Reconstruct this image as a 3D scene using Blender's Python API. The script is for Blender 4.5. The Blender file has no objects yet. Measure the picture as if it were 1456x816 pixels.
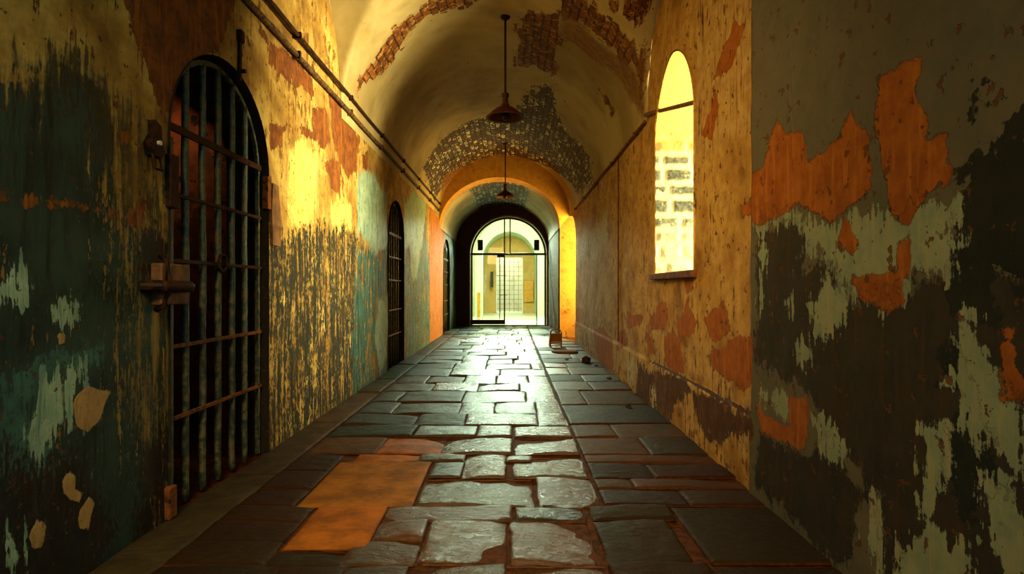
import bpy, bmesh, math, random
import numpy as np
from mathutils import Vector, noise as mnoise

random.seed(7)
PI = math.pi
COL = bpy.context.scene.collection
F, CX, CY, EYE = 850.0, 727.0, 410.0, 1.2
WL, WR = -1.79, 1.44            # side walls
SPR, RISE = 3.0, 1.5            # vault springing and rise
VC, VH = (WL + WR) / 2, (WR - WL) / 2
YC, CH = 4.65, 1.66             # cross vault over the first bay
YRIB, YEND = 14.8, 19.3
WR2 = 1.2                       # right wall of the narrower far bay
T1 = 0.30                       # left wall thickness

# ------------------------------------------------------------------ helpers
def link(o, parent=None):
    COL.objects.link(o)
    if parent is not None:
        o.parent = parent
    return o

def mesh_obj(name, verts, faces, mat=None, parent=None, smooth=False):
    me = bpy.data.meshes.new(name)
    me.from_pydata([tuple(v) for v in verts], [], faces)
    me.update()
    o = bpy.data.objects.new(name, me)
    if mat: me.materials.append(mat)
    if smooth:
        me.polygons.foreach_set('use_smooth', [True] * len(me.polygons))
    return link(o, parent)

def bm_obj(name, bm, mat=None, parent=None, smooth=False):
    me = bpy.data.meshes.new(name)
    bm.normal_update()
    bm.to_mesh(me); bm.free()
    o = bpy.data.objects.new(name, me)
    if mat: me.materials.append(mat)
    if smooth:
        me.polygons.foreach_set('use_smooth', [True] * len(me.polygons))
    return link(o, parent)

def structure(o):
    o['kind'] = 'structure'; return o

def tag(o, label, cat, group=None):
    o['label'] = label; o['category'] = cat
    if group: o['group'] = group
    return o

def empty(name, loc=(0, 0, 0), rz=0.0):
    o = bpy.data.objects.new(name, None)
    o.location = loc; o.rotation_euler = (0, 0, rz); o.empty_display_size = 0.1
    return link(o)

def bm_box(bm, lo, hi, bevel=0.0):
    x0, y0, z0 = lo; x1, y1, z1 = hi
    vs = [bm.verts.new(p) for p in ((x0,y0,z0),(x1,y0,z0),(x1,y1,z0),(x0,y1,z0),(x0,y0,z1),(x1,y0,z1),(x1,y1,z1),(x0,y1,z1))]
    fs = [bm.faces.new([vs[i] for i in f]) for f in ((3,2,1,0),(4,5,6,7),(0,1,5,4),(1,2,6,5),(2,3,7,6),(3,0,4,7))]
    if bevel > 0:
        es = list({e for f in fs for e in f.edges})
        bmesh.ops.bevel(bm, geom=es, offset=bevel, segments=2, affect='EDGES', profile=0.6)

def bm_tube(bm, pts, r, seg=10, rad=None, wob=0.0, cap=True):
    pts = [Vector(p) for p in pts]
    rings = []
    for i, p in enumerate(pts):
        a = pts[max(i-1, 0)]; b = pts[min(i+1, len(pts)-1)]
        t = (b - a).normalized()
        up = Vector((0, 0, 1)) if abs(t.z) < 0.9 else Vector((0, 1, 0))
        u = t.cross(up).normalized(); v = t.cross(u).normalized()
        rr = rad[i] if rad else r
        ring = []
        for k in range(seg):
            an = 2*PI*k/seg
            q = rr * (1 + wob * mnoise.noise(p*37 + Vector((math.cos(an), math.sin(an), 0))*2))
            ring.append(bm.verts.new(p + u*math.cos(an)*q + v*math.sin(an)*q))
        rings.append(ring)
    for A, B in zip(rings, rings[1:]):
        for k in range(seg):
            bm.faces.new((A[k], A[(k+1) % seg], B[(k+1) % seg], B[k]))
    if cap:
        bm.faces.new(rings[0][::-1]); bm.faces.new(rings[-1])

def bm_lathe(bm, prof, c, seg=40):
    rings = []
    for r, z in prof:
        rings.append([bm.verts.new((c[0]+r*math.cos(2*PI*k/seg), c[1]+r*math.sin(2*PI*k/seg), c[2]+z)) for k in range(seg)])
    for A, B in zip(rings, rings[1:]):
        for k in range(seg):
            bm.faces.new((A[k], A[(k+1) % seg], B[(k+1) % seg], B[k]))

def line(a, b, n):
    a, b = Vector(a), Vector(b)
    return [a.lerp(b, i/n) for i in range(n+1)]

# ------------------------------------------------------------------ surface fields
def left_yz(p):
    d = -WL*F/(CX-p[0]); return (d, EYE+(CY-p[1])*d/F)
def right_yz(p):
    d = WR*F/(p[0]-CX); return (d, EYE+(CY-p[1])*d/F)

def sdf(P, poly):
    """signed distance (+ inside) of points P (n,2) to a polygon"""
    V = np.array(poly, float); n = len(V)
    d2 = np.full(len(P), 1e9); ins = np.zeros(len(P), bool)
    for i in range(n):
        a = V[i]; b = V[(i+1) % n]; e = b-a
        w = P-a
        t = np.clip((w @ e)/max(e @ e, 1e-12), 0, 1)
        q = w - t[:, None]*e
        d2 = np.minimum(d2, (q*q).sum(1))
        c = (a[1] <= P[:, 1]) != (b[1] <= P[:, 1])
        if abs(e[1]) > 1e-12:
            xx = a[0] + (P[:, 1]-a[1])/e[1]*e[0]
            ins ^= c & (P[:, 0] < xx)
    d = np.sqrt(d2)
    return np.where(ins, d, -d)

def field(P, polys):
    out = np.full(len(P), -0.6)
    for pl in polys:
        out = np.maximum(out, sdf(P, pl))
    return np.clip(out, -0.6, 0.6)

def set_attr(me, name, vals):
    a = me.attributes.new(name, 'FLOAT', 'POINT')
    a.data.foreach_set('value', np.asarray(vals, np.float32))

def arch_fn(y0, y1, spring, apex, pw=2.0):
    c, h = (y0+y1)/2, (y1-y0)/2
    return lambda y: spring + (apex-spring)*max(0.0, 1-abs((y-c)/h)**pw)**(1/pw)

def steps(a, b, f):
    """positions from a to b with a step that grows with distance"""
    out = [a]
    while True:
        s = f(out[-1])
        if out[-1]+s*1.4 >= b: break
        out.append(out[-1]+s)
    out.append(b); return out

class Sheet:
    """grid strips in (y, z) that make one wall, openings left out"""
    def __init__(s): s.v = []; s.f = []; s.reveal = 0
    def strip(s, ys, lo, hi, dz):
        n = max(2, int(max(hi(y)-lo(y) for y in ys)/dz))
        base = len(s.v)
        for y in ys:
            a, b = lo(y), hi(y)
            for k in range(n+1):
                s.v.append((y, a+(b-a)*k/n))
        for i in range(len(ys)-1):
            for k in range(n):
                a = base+i*(n+1)+k
                s.f.append((a, a+1, a+n+2, a+n+1))

# ------------------------------------------------------------------ materials
class NT:
    def __init__(s, name):
        s.m = bpy.data.materials.new(name); s.m.use_nodes = True
        s.t = s.m.node_tree; s.t.nodes.clear()
        s.out = s.n('ShaderNodeOutputMaterial')
        s.p = s.n('ShaderNodeBsdfPrincipled')
        s.t.links.new(s.p.outputs[0], s.out.inputs[0])
    def n(s, kind, **kw):
        nd = s.t.nodes.new(kind)
        for k, v in kw.items(): setattr(nd, k, v)
        return nd
    def put(s, sock, v):
        if hasattr(v, 'is_output'): s.t.links.new(v, sock)
        elif v is not None:
            if isinstance(v, (tuple, list)) and len(v) == 3 and sock.type == 'RGBA': v = (*v, 1)
            sock.default_value = v
    def math(s, op, a, b=None, c=None, clamp=False):
        nd = s.n('ShaderNodeMath', operation=op, use_clamp=clamp)
        s.put(nd.inputs[0], a)
        if b is not None: s.put(nd.inputs[1], b)
        if c is not None: s.put(nd.inputs[2], c)
        return nd.outputs[0]
    def mix(s, f, a, b, mode='MIX'):
        nd = s.n('ShaderNodeMix', data_type='RGBA', blend_type=mode)
        s.put(nd.inputs[0], f); s.put(nd.inputs[6], a); s.put(nd.inputs[7], b)
        return nd.outputs[2]
    def mixf(s, f, a, b):
        nd = s.n('ShaderNodeMix', data_type='FLOAT')
        s.put(nd.inputs[0], f); s.put(nd.inputs[2], a); s.put(nd.inputs[3], b)
        return nd.outputs[0]
    def coords(s, scale=(1, 1, 1), off=(0, 0, 0), src='Object'):
        tc = s.n('ShaderNodeTexCoord')
        mp = s.n('ShaderNodeMapping')
        s.t.links.new(tc.outputs[src], mp.inputs[0])
        mp.inputs['Scale'].default_value = scale; mp.inputs['Location'].default_value = off
        return mp.outputs[0]
    def noise(s, vec, scale, detail=6, rough=0.6, dist=0.0):
        nd = s.n('ShaderNodeTexNoise')
        s.put(nd.inputs['Vector'], vec)
        nd.inputs['Scale'].default_value = scale; nd.inputs['Detail'].default_value = detail
        nd.inputs['Roughness'].default_value = rough; nd.inputs['Distortion'].default_value = dist
        return nd.outputs[0]
    def smooth(s, v, a, b, lo=0.0, hi=1.0):
        nd = s.n('ShaderNodeMapRange', interpolation_type='SMOOTHSTEP')
        s.put(nd.inputs[0], v)
        for i, q in enumerate((a, b, lo, hi)): nd.inputs[1+i].default_value = q
        return nd.outputs[0]
    def ramp(s, v, stops):
        nd = s.n('ShaderNodeValToRGB')
        s.put(nd.inputs[0], v)
        el = nd.color_ramp.elements
        while len(el) < len(stops): el.new(0.5)
        for e, (p, c) in zip(el, stops): e.position = p; e.color = (*c, 1)
        return nd.outputs[0]
    def attr(s, name, out='Fac'):
        nd = s.n('ShaderNodeAttribute', attribute_name=name)
        return nd.outputs[out]
    def finish(s, col, rough=0.8, height=None, dist=0.01, strength=1.0, metal=0.0, spec=None):
        s.put(s.p.inputs['Base Color'], col); s.put(s.p.inputs['Roughness'], rough)
        s.put(s.p.inputs['Metallic'], metal)
        if spec is not None: s.put(s.p.inputs['Specular IOR Level'], spec)
        if height is not None:
            b = s.n('ShaderNodeBump'); b.inputs['Distance'].default_value = dist
            b.inputs['Strength'].default_value = strength
            s.put(b.inputs['Height'], height)
            s.t.links.new(b.outputs[0], s.p.inputs['Normal'])
        return s.m

def peel(name, base, layers, streak=None, pits=None, rough=0.75):
    """layered peeling paint: each layer is a field stored on the mesh, its edge broken up by noise"""
    s = NT(name)
    co = s.coords()
    nA = s.noise(co, 2.3, 10, 0.62)
    nB = s.noise(s.coords(off=(5, 3, 1)), 11, 8, 0.68)
    nS = s.noise(s.coords(scale=(1, 9, 0.9), off=(2, 7, 3)), 2.6, 8, 0.65)
    nF = s.noise(s.coords(scale=(1, 1.4, 0.55), off=(9, 1, 4)), 42, 5, 0.7)
    col = s.ramp(nA, base)
    grime = s.smooth(nB, 0.35, 0.72)
    col = s.mix(s.math('MULTIPLY', grime, 0.45), col, base[0][1])
    if streak:
        col = s.mix(s.smooth(nS, streak[0], streak[0]+0.14), col, streak[1])
    h = s.math('MULTIPLY', nB, 0.25)
    rg = rough
    for L in layers:
        src = {'A': nA, 'B': nB, 'S': nS, 'F': nF}
        v = s.attr(L['attr'])
        for key, amp in L.get('amp', {'A': .12, 'B': .08}).items():
            v = s.math('MULTIPLY_ADD', s.math('SUBTRACT', src[key], 0.5), amp*2, v)
        e = L.get('edge', 0.006)
        m = s.smooth(v, -e, e)
        if L.get('op', 1) < 1: m = s.math('MULTIPLY', m, L['op'])
        lc = s.mix(s.smooth(src[L.get('var', 'B')], 0.36, 0.64), L['c'][0], L['c'][1])
        if len(L['c']) > 2:
            lc = s.mix(s.smooth(nS, 0.5, 0.66), lc, L['c'][2])
        col = s.mix(m, col, lc)
        h = s.math('MULTIPLY_ADD', m, L.get('h', 0.5), h)
        if 'rough' in L: rg = s.mixf(m, rg, L['rough'])
    if pits:
        pv = s.noise(s.coords(off=(3, 8, 2)), pits[0], 4, 0.55)
        pm = s.smooth(pv, pits[1], pits[1]+0.02)
        col = s.mix(s.math('MULTIPLY', pm, pits[3] if len(pits) > 3 else 1.0), col, pits[2])
        h = s.math('MULTIPLY_ADD', pm, -0.5, h)
    h = s.math('MULTIPLY_ADD', nF, 0.16, h)
    return s.finish(col, rg, h, 0.012, 0.8)

def iron(name, c=(0.012, 0.012, 0.012), rust=(0.10, 0.035, 0.012), amt=0.5, rough=0.5, metal=0.4):
    s = NT(name)
    n = s.noise(s.coords(), 26, 8, 0.7)
    f = s.smooth(n, 1-amt-0.1, 1-amt+0.12)
    return s.finish(s.mix(f, c, rust), s.mixf(f, rough, 0.85), n, 0.004, 0.9, metal)

def plain(name, c, rough=0.6, var=0.25, sc=9, metal=0.0, bump=0.003):
    s = NT(name)
    n = s.noise(s.coords(), sc, 7, 0.65)
    d = tuple(x*(1-var) for x in c)
    return s.finish(s.mix(s.smooth(n, 0.35, 0.65), c, d), rough, n, bump, 0.7, metal)

M = {}
M['iron'] = iron('black_iron')
M['iron_rust'] = iron('rusted_iron', (0.03, 0.022, 0.016), (0.28, 0.11, 0.03), 0.56, 0.55, 0.3)
M['iron_teal'] = iron('teal_iron', (0.07, 0.11, 0.105), (0.24, 0.22, 0.11), 0.48, 0.34, 0.5)
M['black'] = plain('black_metal', (0.012, 0.012, 0.013), 0.4)
M['frame'] = plain('dark_bronze_metal', (0.030, 0.026, 0.02), 0.4)
M['shade'] = iron('rusty_enamel', (0.05, 0.014, 0.008), (0.16, 0.05, 0.015), 0.5, 0.42, 0.2)
M['wood'] = plain('old_red_wood', (0.20, 0.07, 0.03), 0.6, 0.6, 16)
M['wood_pale'] = plain('worn_wood', (0.28, 0.15, 0.07), 0.7, 0.5, 14)
M['yellow'] = plain('yellow_painted_metal', (0.62, 0.30, 0.03), 0.5)
M['amber'] = plain('amber_board', (0.50, 0.20, 0.03), 0.6)
M['pale'] = plain('pale_board', (0.62, 0.58, 0.45), 0.6)
M['terracotta'] = plain('terracotta_mat', (0.30, 0.10, 0.035), 0.9, 0.4, 30)
M['stone'] = plain('dark_stone', (0.05, 0.035, 0.02), 0.8, 0.5, 20)
M['speaker'] = plain('speaker_black', (0.012, 0.014, 0.014), 0.5)
M['speaker_brown'] = plain('speaker_brown', (0.045, 0.028, 0.014), 0.5)
M['white_metal'] = plain('white_painted_metal', (0.75, 0.75, 0.66), 0.5, .1)

def glass_mat():
    s = NT('thin_glass')
    s.t.nodes.remove(s.p)
    tr = s.n('ShaderNodeBsdfTransparent'); tr.inputs[0].default_value = (0.93, 0.97, 0.93, 1)
    gl = s.n('ShaderNodeBsdfGlossy'); gl.inputs['Roughness'].default_value = 0.02
    fr = s.n('ShaderNodeFresnel'); fr.inputs[0].default_value = 1.45
    mx = s.n('ShaderNodeMixShader')
    s.t.links.new(fr.outputs[0], mx.inputs[0]); s.t.links.new(tr.outputs[0], mx.inputs[1]); s.t.links.new(gl.outputs[0], mx.inputs[2])
    s.t.links.new(mx.outputs[0], s.out.inputs[0])
    return s.m
M['glass'] = glass_mat()

# ------------------------------------------------------------------ traced patches (photograph pixels -> wall metres)
def crop(x, y, k, pts): return [(x+a*k, y+b*k) for a, b in pts]

LP = {}
LP['dado'] = [
    [(-400,150),(0,150),(60,140),(120,165),(160,240),(172,300),(248,335),(248,800),(-400,1400)],
]
LP['speck'] = [
    [(384,352),(440,330),(480,322),(508,335),(520,362),(520,600),(384,670)],
    [(560,380),(620,360),(620,520),(560,540)],
]
LP['moss'] = [
    [(-400,120),(0,120),(80,110),(190,150),(230,260),(248,335),(248,800),(-400,1400)],
]
LP['scrape'] = [
    [(176,330),(205,318),(238,300),(238,560),(210,640),(190,560),(180,420)],
]
LP['teal'] = [
    [(508,362),(530,350),(552,345),(553,540),(500,600),(503,450)],
    [(577,350),(590,345),(606,300),(613,500),(577,545)],
    [(632,345),(637,330),(649,330),(651,490),(632,500)],
    [(0,560),(40,520),(80,500),(130,520),(60,700),(30,760),(0,760)],
]
LP['mint'] = [
    [(507,270),(512,246),(522,238),(532,246),(540,262),(549,280),(551,345),(536,362),(520,340),(508,335)],
    [(574,290),(590,268),(604,262),(606,300),(600,350),(592,395),(586,400),(582,350),(575,352)],
    [(538,430),(552,420),(552,505),(540,530),(533,480)],
    [(-10,372),(14,376),(30,390),(40,410),(38,432),(14,436),(-10,436)],
    [(74,436),(84,430),(96,434),(98,456),(90,464),(78,460)],
    [(38,610),(52,575),(66,545),(88,530),(104,528),(112,545),(106,570),(98,590),(96,612),(84,630),(52,640)],
    [(-10,752),(16,760),(40,786),(36,800),(-10,792)],
    [(88,526),(112,526),(116,546),(92,552)],
]
LP['tan'] = [
    [(103,572),(112,556),(124,549),(140,554),(161,554),(152,566),(147,590),(138,602),(124,613),(108,607)],
    [(86,470),(94,474),(93,488),(86,492),(80,480)],
    [(86,682),(98,670),(106,678),(104,694),(118,700),(112,716),(100,712),(90,700)],
    [(110,730),(125,706),(132,716),(124,756),(112,752)],
    [(40,760),(52,738),(66,744),(60,778),(46,784)],
]
LP['rust'] = [
    [(150,-60),(352,-60),(318,60),(285,88),(262,108),(250,150),(236,178),(226,150),(206,80)],
    [(379,58),(398,68),(422,84),(444,112),(446,136),(420,122),(398,104),(380,92)],
    [(444,158),(452,150),(464,158),(470,200),(458,214),(446,190)],
    [(466,128),(480,138),(498,160),(510,200),(508,240),(496,256),(484,232),(472,196)],
    [(460,232),(472,222),(484,236),(483,276),(472,270)],
    [(384,176),(402,178),(402,206),(386,214)],
    [(402,176),(430,182),(452,192),(452,199),(428,190),(402,186)],
    [(515,222),(523,214),(524,236),(517,246)],
    [(-200,272),(40,279),(110,287),(172,302),(168,309),(104,297),(40,289),(-200,286)],
    [(174,303),(186,290),(206,279),(212,296),(200,322),(184,330),(176,322)],
    [(162,142),(168,136),(172,180),(214,210),(212,220),(168,196)],
    [(384,60),(372,40),(366,44),(380,64)],
]
LP['amber'] = [[(611,290),(632,325),(631,500),(611,500)], [(566,300),(574,290),(576,540),(572,540)]]  # first strip puts the side opening's orange glow into the wall colour
LP['dark'] = [
    [(236,6),(254,0),(272,8),(280,34),(264,52),(246,40)],
    [(252,62),(270,60),(276,82),(258,90),(250,80)],
    [(386,330),(392,322),(396,372),(386,372)],
    [(0,640),(50,660),(110,640),(160,760),(120,900),(-100,1000)],
    [(180,300),(235,340),(236,420),(200,380)],
    [(205,640),(236,600),(238,740),(200,770)],
]
LP['lemon'] = [
    [(452,446),(460,428),(466,438),(465,472),(456,478)],
    [(428,500),(434,496),(437,552),(431,562)],
    [(392,420),(404,404),(416,410),(412,440),(398,446)],
    [(410,215),(432,196),(452,230),(448,320),(430,330),(408,320)],
    [(404,470),(412,456),(416,496),(406,512)],
    [(470,292),(500,290),(500,330),(474,340)],
]

RP = {}
RP['orange'] = [
    [(1068,290),(1074,256),(1094,236),(1102,196),(1112,170),(1122,188),(1148,190),(1156,226),(1180,216),(1202,200),(1210,166),(1222,156),(1234,180),(1246,196),(1252,240),(1246,272),(1228,286),(1206,302),(1192,316),(1172,306),(1142,290),(1106,312),(1082,318)],
    [(1262,108),(1288,98),(1302,82),(1328,84),(1322,112),(1310,132),(1324,150),(1338,176),(1330,200),(1358,188),(1362,256),(1342,272),(1312,292),(1300,308),(1280,306),(1270,258),(1256,186),(1258,150)],
    [(1198,352),(1212,310),(1222,322),(1232,346),(1224,358)],
    [(1226,396),(1256,390),(1288,392),(1290,432),(1272,440),(1236,424)],
    [(1282,350),(1302,340),(1304,392),(1288,396)],
    [(1352,220),(1362,210),(1360,258),(1346,272)],
    [(1435,468),(1460,456),(1470,560),(1438,566)],
    crop(760,280,.392,[(472,508),(508,478),(524,520),(540,590),(542,645),(500,642),(476,606)]),
    crop(760,280,.392,[(512,452),(545,420),(553,368),(562,402),(584,440),(580,490),(560,512),(530,525)]),
    crop(760,280,.392,[(618,450),(668,440),(684,388),(700,420),(710,480),(682,512),(640,528)]),
    crop(760,280,.392,[(636,560),(690,540),(722,505),(760,498),(806,502),(808,640),(772,700),(740,705),(722,660),(700,672),(680,640),(642,622)]),
    crop(760,280,.392,[(413,430),(440,420),(446,385),(480,375),(486,440),(470,487),(420,482)]),
    crop(760,280,.392,[(336,405),(355,425),(398,430),(386,460),(342,482)]),
    crop(760,280,.392,[(148,400),(174,405),(172,450),(153,462)]),
    crop(760,280,.392,[(300,490),(330,480),(340,540),(300,560)]),
    crop(760,280,.392,[(405,490),(432,520),(436,570),(410,560)]),
    crop(760,280,.392,[(535,285),(575,280),(580,330),(555,345)]),
    crop(760,280,.392,[(745,30),(785,0),(790,60),(755,90)]),
    crop(760,280,.392,[(215,480),(250,470),(285,520),(290,620),(255,640),(225,560)]),
    crop(1000,400,.51,[(255,320),(312,318),(318,380),(308,470),(270,468),(175,420),(160,330),(190,370),(255,400)]),
    crop(1000,400,.51,[(0,100),(55,60),(70,130),(30,180)]),
    [(996,196),(1010,150),(1016,120),(1022,150),(1012,196)],
    [(1010,118),(1044,30),(1058,40),(1040,96)],
]
RP['brown'] = [
    [(1086,332),(1116,318),(1148,316),(1152,346),(1132,392),(1140,402),(1186,392),(1196,420),(1262,440),(1300,420),(1310,392),(1380,388),(1460,382),(1700,382),(1700,1100),(1262,900),(1250,700),(1166,560),(1080,520)],
    crop(1000,400,.51,[(170,420),(310,480),(350,470),(490,590),(440,760),(420,790),(300,690),(165,560)]),
]
RP['umber'] = [
    crop(760,280,.392,[(380,600),(440,640),(540,640),(580,690),(520,760),(500,816),(420,816),(370,720)]),
    crop(760,280,.392,[(560,680),(800,790),(816,860),(640,900),(590,800)]),
]
RP['black'] = [
    [(1372,398),(1362,372),(1374,340),(1366,320),(1384,300),(1372,292),(1392,262),(1370,250),(1380,236),(1420,220),(1470,150),(1700,150),(1700,480),(1440,402),(1404,380)],
    [(1404,118),(1420,104),(1438,112),(1446,140),(1424,146)],
    [(1394,130),(1406,124),(1412,138),(1396,146)],
    [(1406,142),(1418,140),(1416,156),(1408,156)],
    [(1382,162),(1402,156),(1404,172),(1390,176)],
    [(1350,492),(1372,500),(1380,560),(1350,540)],
    [(1356,700),(1372,590),(1400,560),(1420,660),(1410,740),(1380,760)],
    [(1340,396),(1420,394),(1440,470),(1400,452),(1362,430)],
    [(1160,470),(1172,466),(1170,490),(1162,488)],
]
RP['mint'] = [
    [(1082,316),(1108,308),(1132,296),(1170,312),(1196,320),(1212,306),(1262,306),(1300,318),(1340,278),(1372,290),(1364,330),(1370,372),(1360,392),(1312,390),(1300,420),(1262,438),(1226,400),(1206,396),(1196,360),(1160,350),(1150,330),(1126,314),(1092,334)],
    [(1088,330),(1100,336),(1104,400),(1092,398)],
    [(1164,424),(1184,414),(1226,410),(1222,436),(1200,464),(1190,468),(1184,484),(1170,478)],
    [(1142,484),(1160,480),(1164,500),(1160,520),(1146,514)],
    [(1126,430),(1140,426),(1142,446),(1132,452)],
    [(1086,408),(1098,410),(1100,444),(1088,452)],
    [(1090,560),(1116,552),(1130,570),(1134,606),(1118,608),(1108,580),(1094,584)],
    [(1160,576),(1176,600),(1196,610),(1212,640),(1206,660),(1190,650),(1172,620)],
    [(1376,456),(1400,470),(1420,520),(1440,540),(1460,600),(1460,650),(1416,622),(1380,590),(1360,540),(1372,510)],
    [(1330,620),(1348,612),(1352,680),(1340,730),(1326,740),(1300,760),(1316,700)],
    [(1250,716),(1262,700),(1276,760),(1270,830),(1256,830),(1242,790)],
    [(1290,790),(1320,740),(1400,760),(1430,900),(1280,850)],
    [(1404,680),(1440,690),(1470,760),(1470,860),(1420,780)],
]
RP['white'] = [
    crop(760,280,.392,[(138,150),(172,145),(178,120),(200,130),(230,112),(262,40),(266,150),(242,200),(216,262),(196,182),(160,242),(142,232)]),
    crop(760,280,.392,[(336,580),(362,575),(366,690),(340,680)]),
    crop(760,280,.392,[(425,695),(440,690),(445,760),(428,750)]),
]
RP['pale'] = [
    crop(760,280,.392,[(140,470),(300,470),(360,560),(480,600),(640,700),(816,790),(816,960),(640,860),(300,610),(140,540)]),
    [(988,-60),(1064,-60),(1064,190),(988,226)],
    crop(760,280,.392,[(420,480),(475,460),(478,590),(420,570)]),
    crop(760,280,.392,[(530,530),(640,520),(640,620),(720,660),(700,700),(560,650)]),
]

# ------------------------------------------------------------------ wall shaders
mat_left = peel('peeling_plaster_left',
    [(0.30, (0.16, 0.085, 0.018)), (0.46, (0.42, 0.27, 0.06)), (0.60, (0.62, 0.47, 0.14)), (0.75, (0.40, 0.24, 0.05))],
    [
     dict(attr='fleck', c=((.20,.075,.014), (.12,.05,.012), (.30,.14,.02)), amp={'A': .30, 'B': .34, 'S': .46}, edge=.008, h=-.5),
     dict(attr='lemon', c=((.80,.64,.20), (.70,.50,.12)), amp={'S': .22, 'F': .10}, edge=.02, h=.2),
     dict(attr='moss', c=((.085,.075,.03), (.05,.045,.02), (.11,.085,.03)), amp={'S': .5, 'A': .5, 'B': .2}, edge=.12, h=.2, var='A'),
     dict(attr='speck', c=((.020,.026,.014), (.038,.034,.012), (.012,.022,.018)), amp={'F': .34, 'S': .40, 'B': .22}, edge=.012, h=.5, rough=.65),
     dict(attr='dado', c=((.008,.030,.025), (.030,.075,.060), (.010,.020,.016)), amp={'F': .45, 'S': .40, 'A': .25}, edge=.03, h=.5, rough=.62, var='A'),
     dict(attr='scrape', c=((.20,.16,.045), (.13,.10,.03), (.30,.23,.07)), amp={'F': .5, 'S': .7, 'B': .3}, edge=.015, h=.3),
     dict(attr='teal', c=((.03,.105,.095), (.06,.19,.16), (.008,.022,.026)), amp={'S': .34, 'A': .3, 'B': .25}, edge=.02, h=.2, rough=.6),
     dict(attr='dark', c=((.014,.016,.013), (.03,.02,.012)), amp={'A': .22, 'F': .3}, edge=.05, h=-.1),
     dict(attr='mint', c=((.42,.58,.42), (.28,.44,.33), (.16,.32,.27)), amp={'A': .12, 'S': .26, 'B': .12}, edge=.006, h=.5, rough=.5),
     dict(attr='rust', c=((.26,.09,.015), (.13,.045,.012), (.34,.13,.02)), amp={'A': .06, 'B': .09, 'S': .06}, edge=.005, h=-.9),
     dict(attr='amber', c=((.55,.24,.015), (.40,.15,.01), (.25,.08,.01)), amp={'S': .2, 'A': .1}, edge=.02, h=0),
     dict(attr='tan', c=((.50,.34,.13), (.42,.28,.11)), amp={'B': .02, 'A': .015}, edge=.003, h=-.7),
    ], streak=(.56, (.27, .14, .03)), pits=(19, .645, (.10,.045,.012), .8))

mat_right = peel('peeling_plaster_right',
    [(0.28, (0.22, 0.10, 0.022)), (0.45, (0.52, 0.31, 0.08)), (0.58, (0.66, 0.44, 0.14)), (0.75, (0.40, 0.21, 0.045))],
    [
     dict(attr='pale', c=((.60,.42,.16), (.48,.30,.10), (.32,.16,.04)), amp={'A': .16, 'S': .12}, edge=.04, h=.3),
     dict(attr='near', c=((.17,.15,.10), (.14,.135,.095)), amp={'A': .10, 'B': .06}, edge=.02, h=.3),
     dict(attr='brown', c=((.055,.045,.030), (.035,.034,.026), (.075,.045,.02)), amp={'A': .16, 'B': .14, 'F': .08}, edge=.008, h=.5, rough=.7),
     dict(attr='umber', c=((.12,.055,.016), (.075,.034,.012), (.18,.09,.03)), amp={'A': .12, 'B': .14, 'S': .1}, edge=.012, h=-.4),
     dict(attr='black', c=((.012,.018,.015), (.022,.026,.02)), amp={'A': .14, 'B': .16}, edge=.006, h=.4, rough=.7),
     dict(attr='mint', c=((.36,.40,.26), (.27,.34,.24), (.40,.39,.24)), amp={'A': .10, 'B': .16, 'S': .16}, edge=.005, h=.8),
     dict(attr='white', c=((.66,.60,.45), (.52,.46,.32)), amp={'S': .36, 'B': .5}, edge=.006, h=.6),
     dict(attr='fleck', c=((.16,.065,.014), (.26,.11,.022), (.10,.04,.012)), amp={'A': .30, 'B': .34, 'S': .40}, edge=.006, h=-.6),
     dict(attr='orange', c=((.44,.15,.018), (.32,.095,.012), (.50,.19,.03)), amp={'A': .04, 'B': .075}, edge=.004, h=-1.2),
     dict(attr='seam', c=((.07,.032,.012), (.12,.055,.02)), amp={'B': .012, 'F': .012}, edge=.004, h=-1.0),
    ], streak=(.60, (.22, .11, .025)), pits=(15, .64, (.14,.055,.014), .85))

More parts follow.
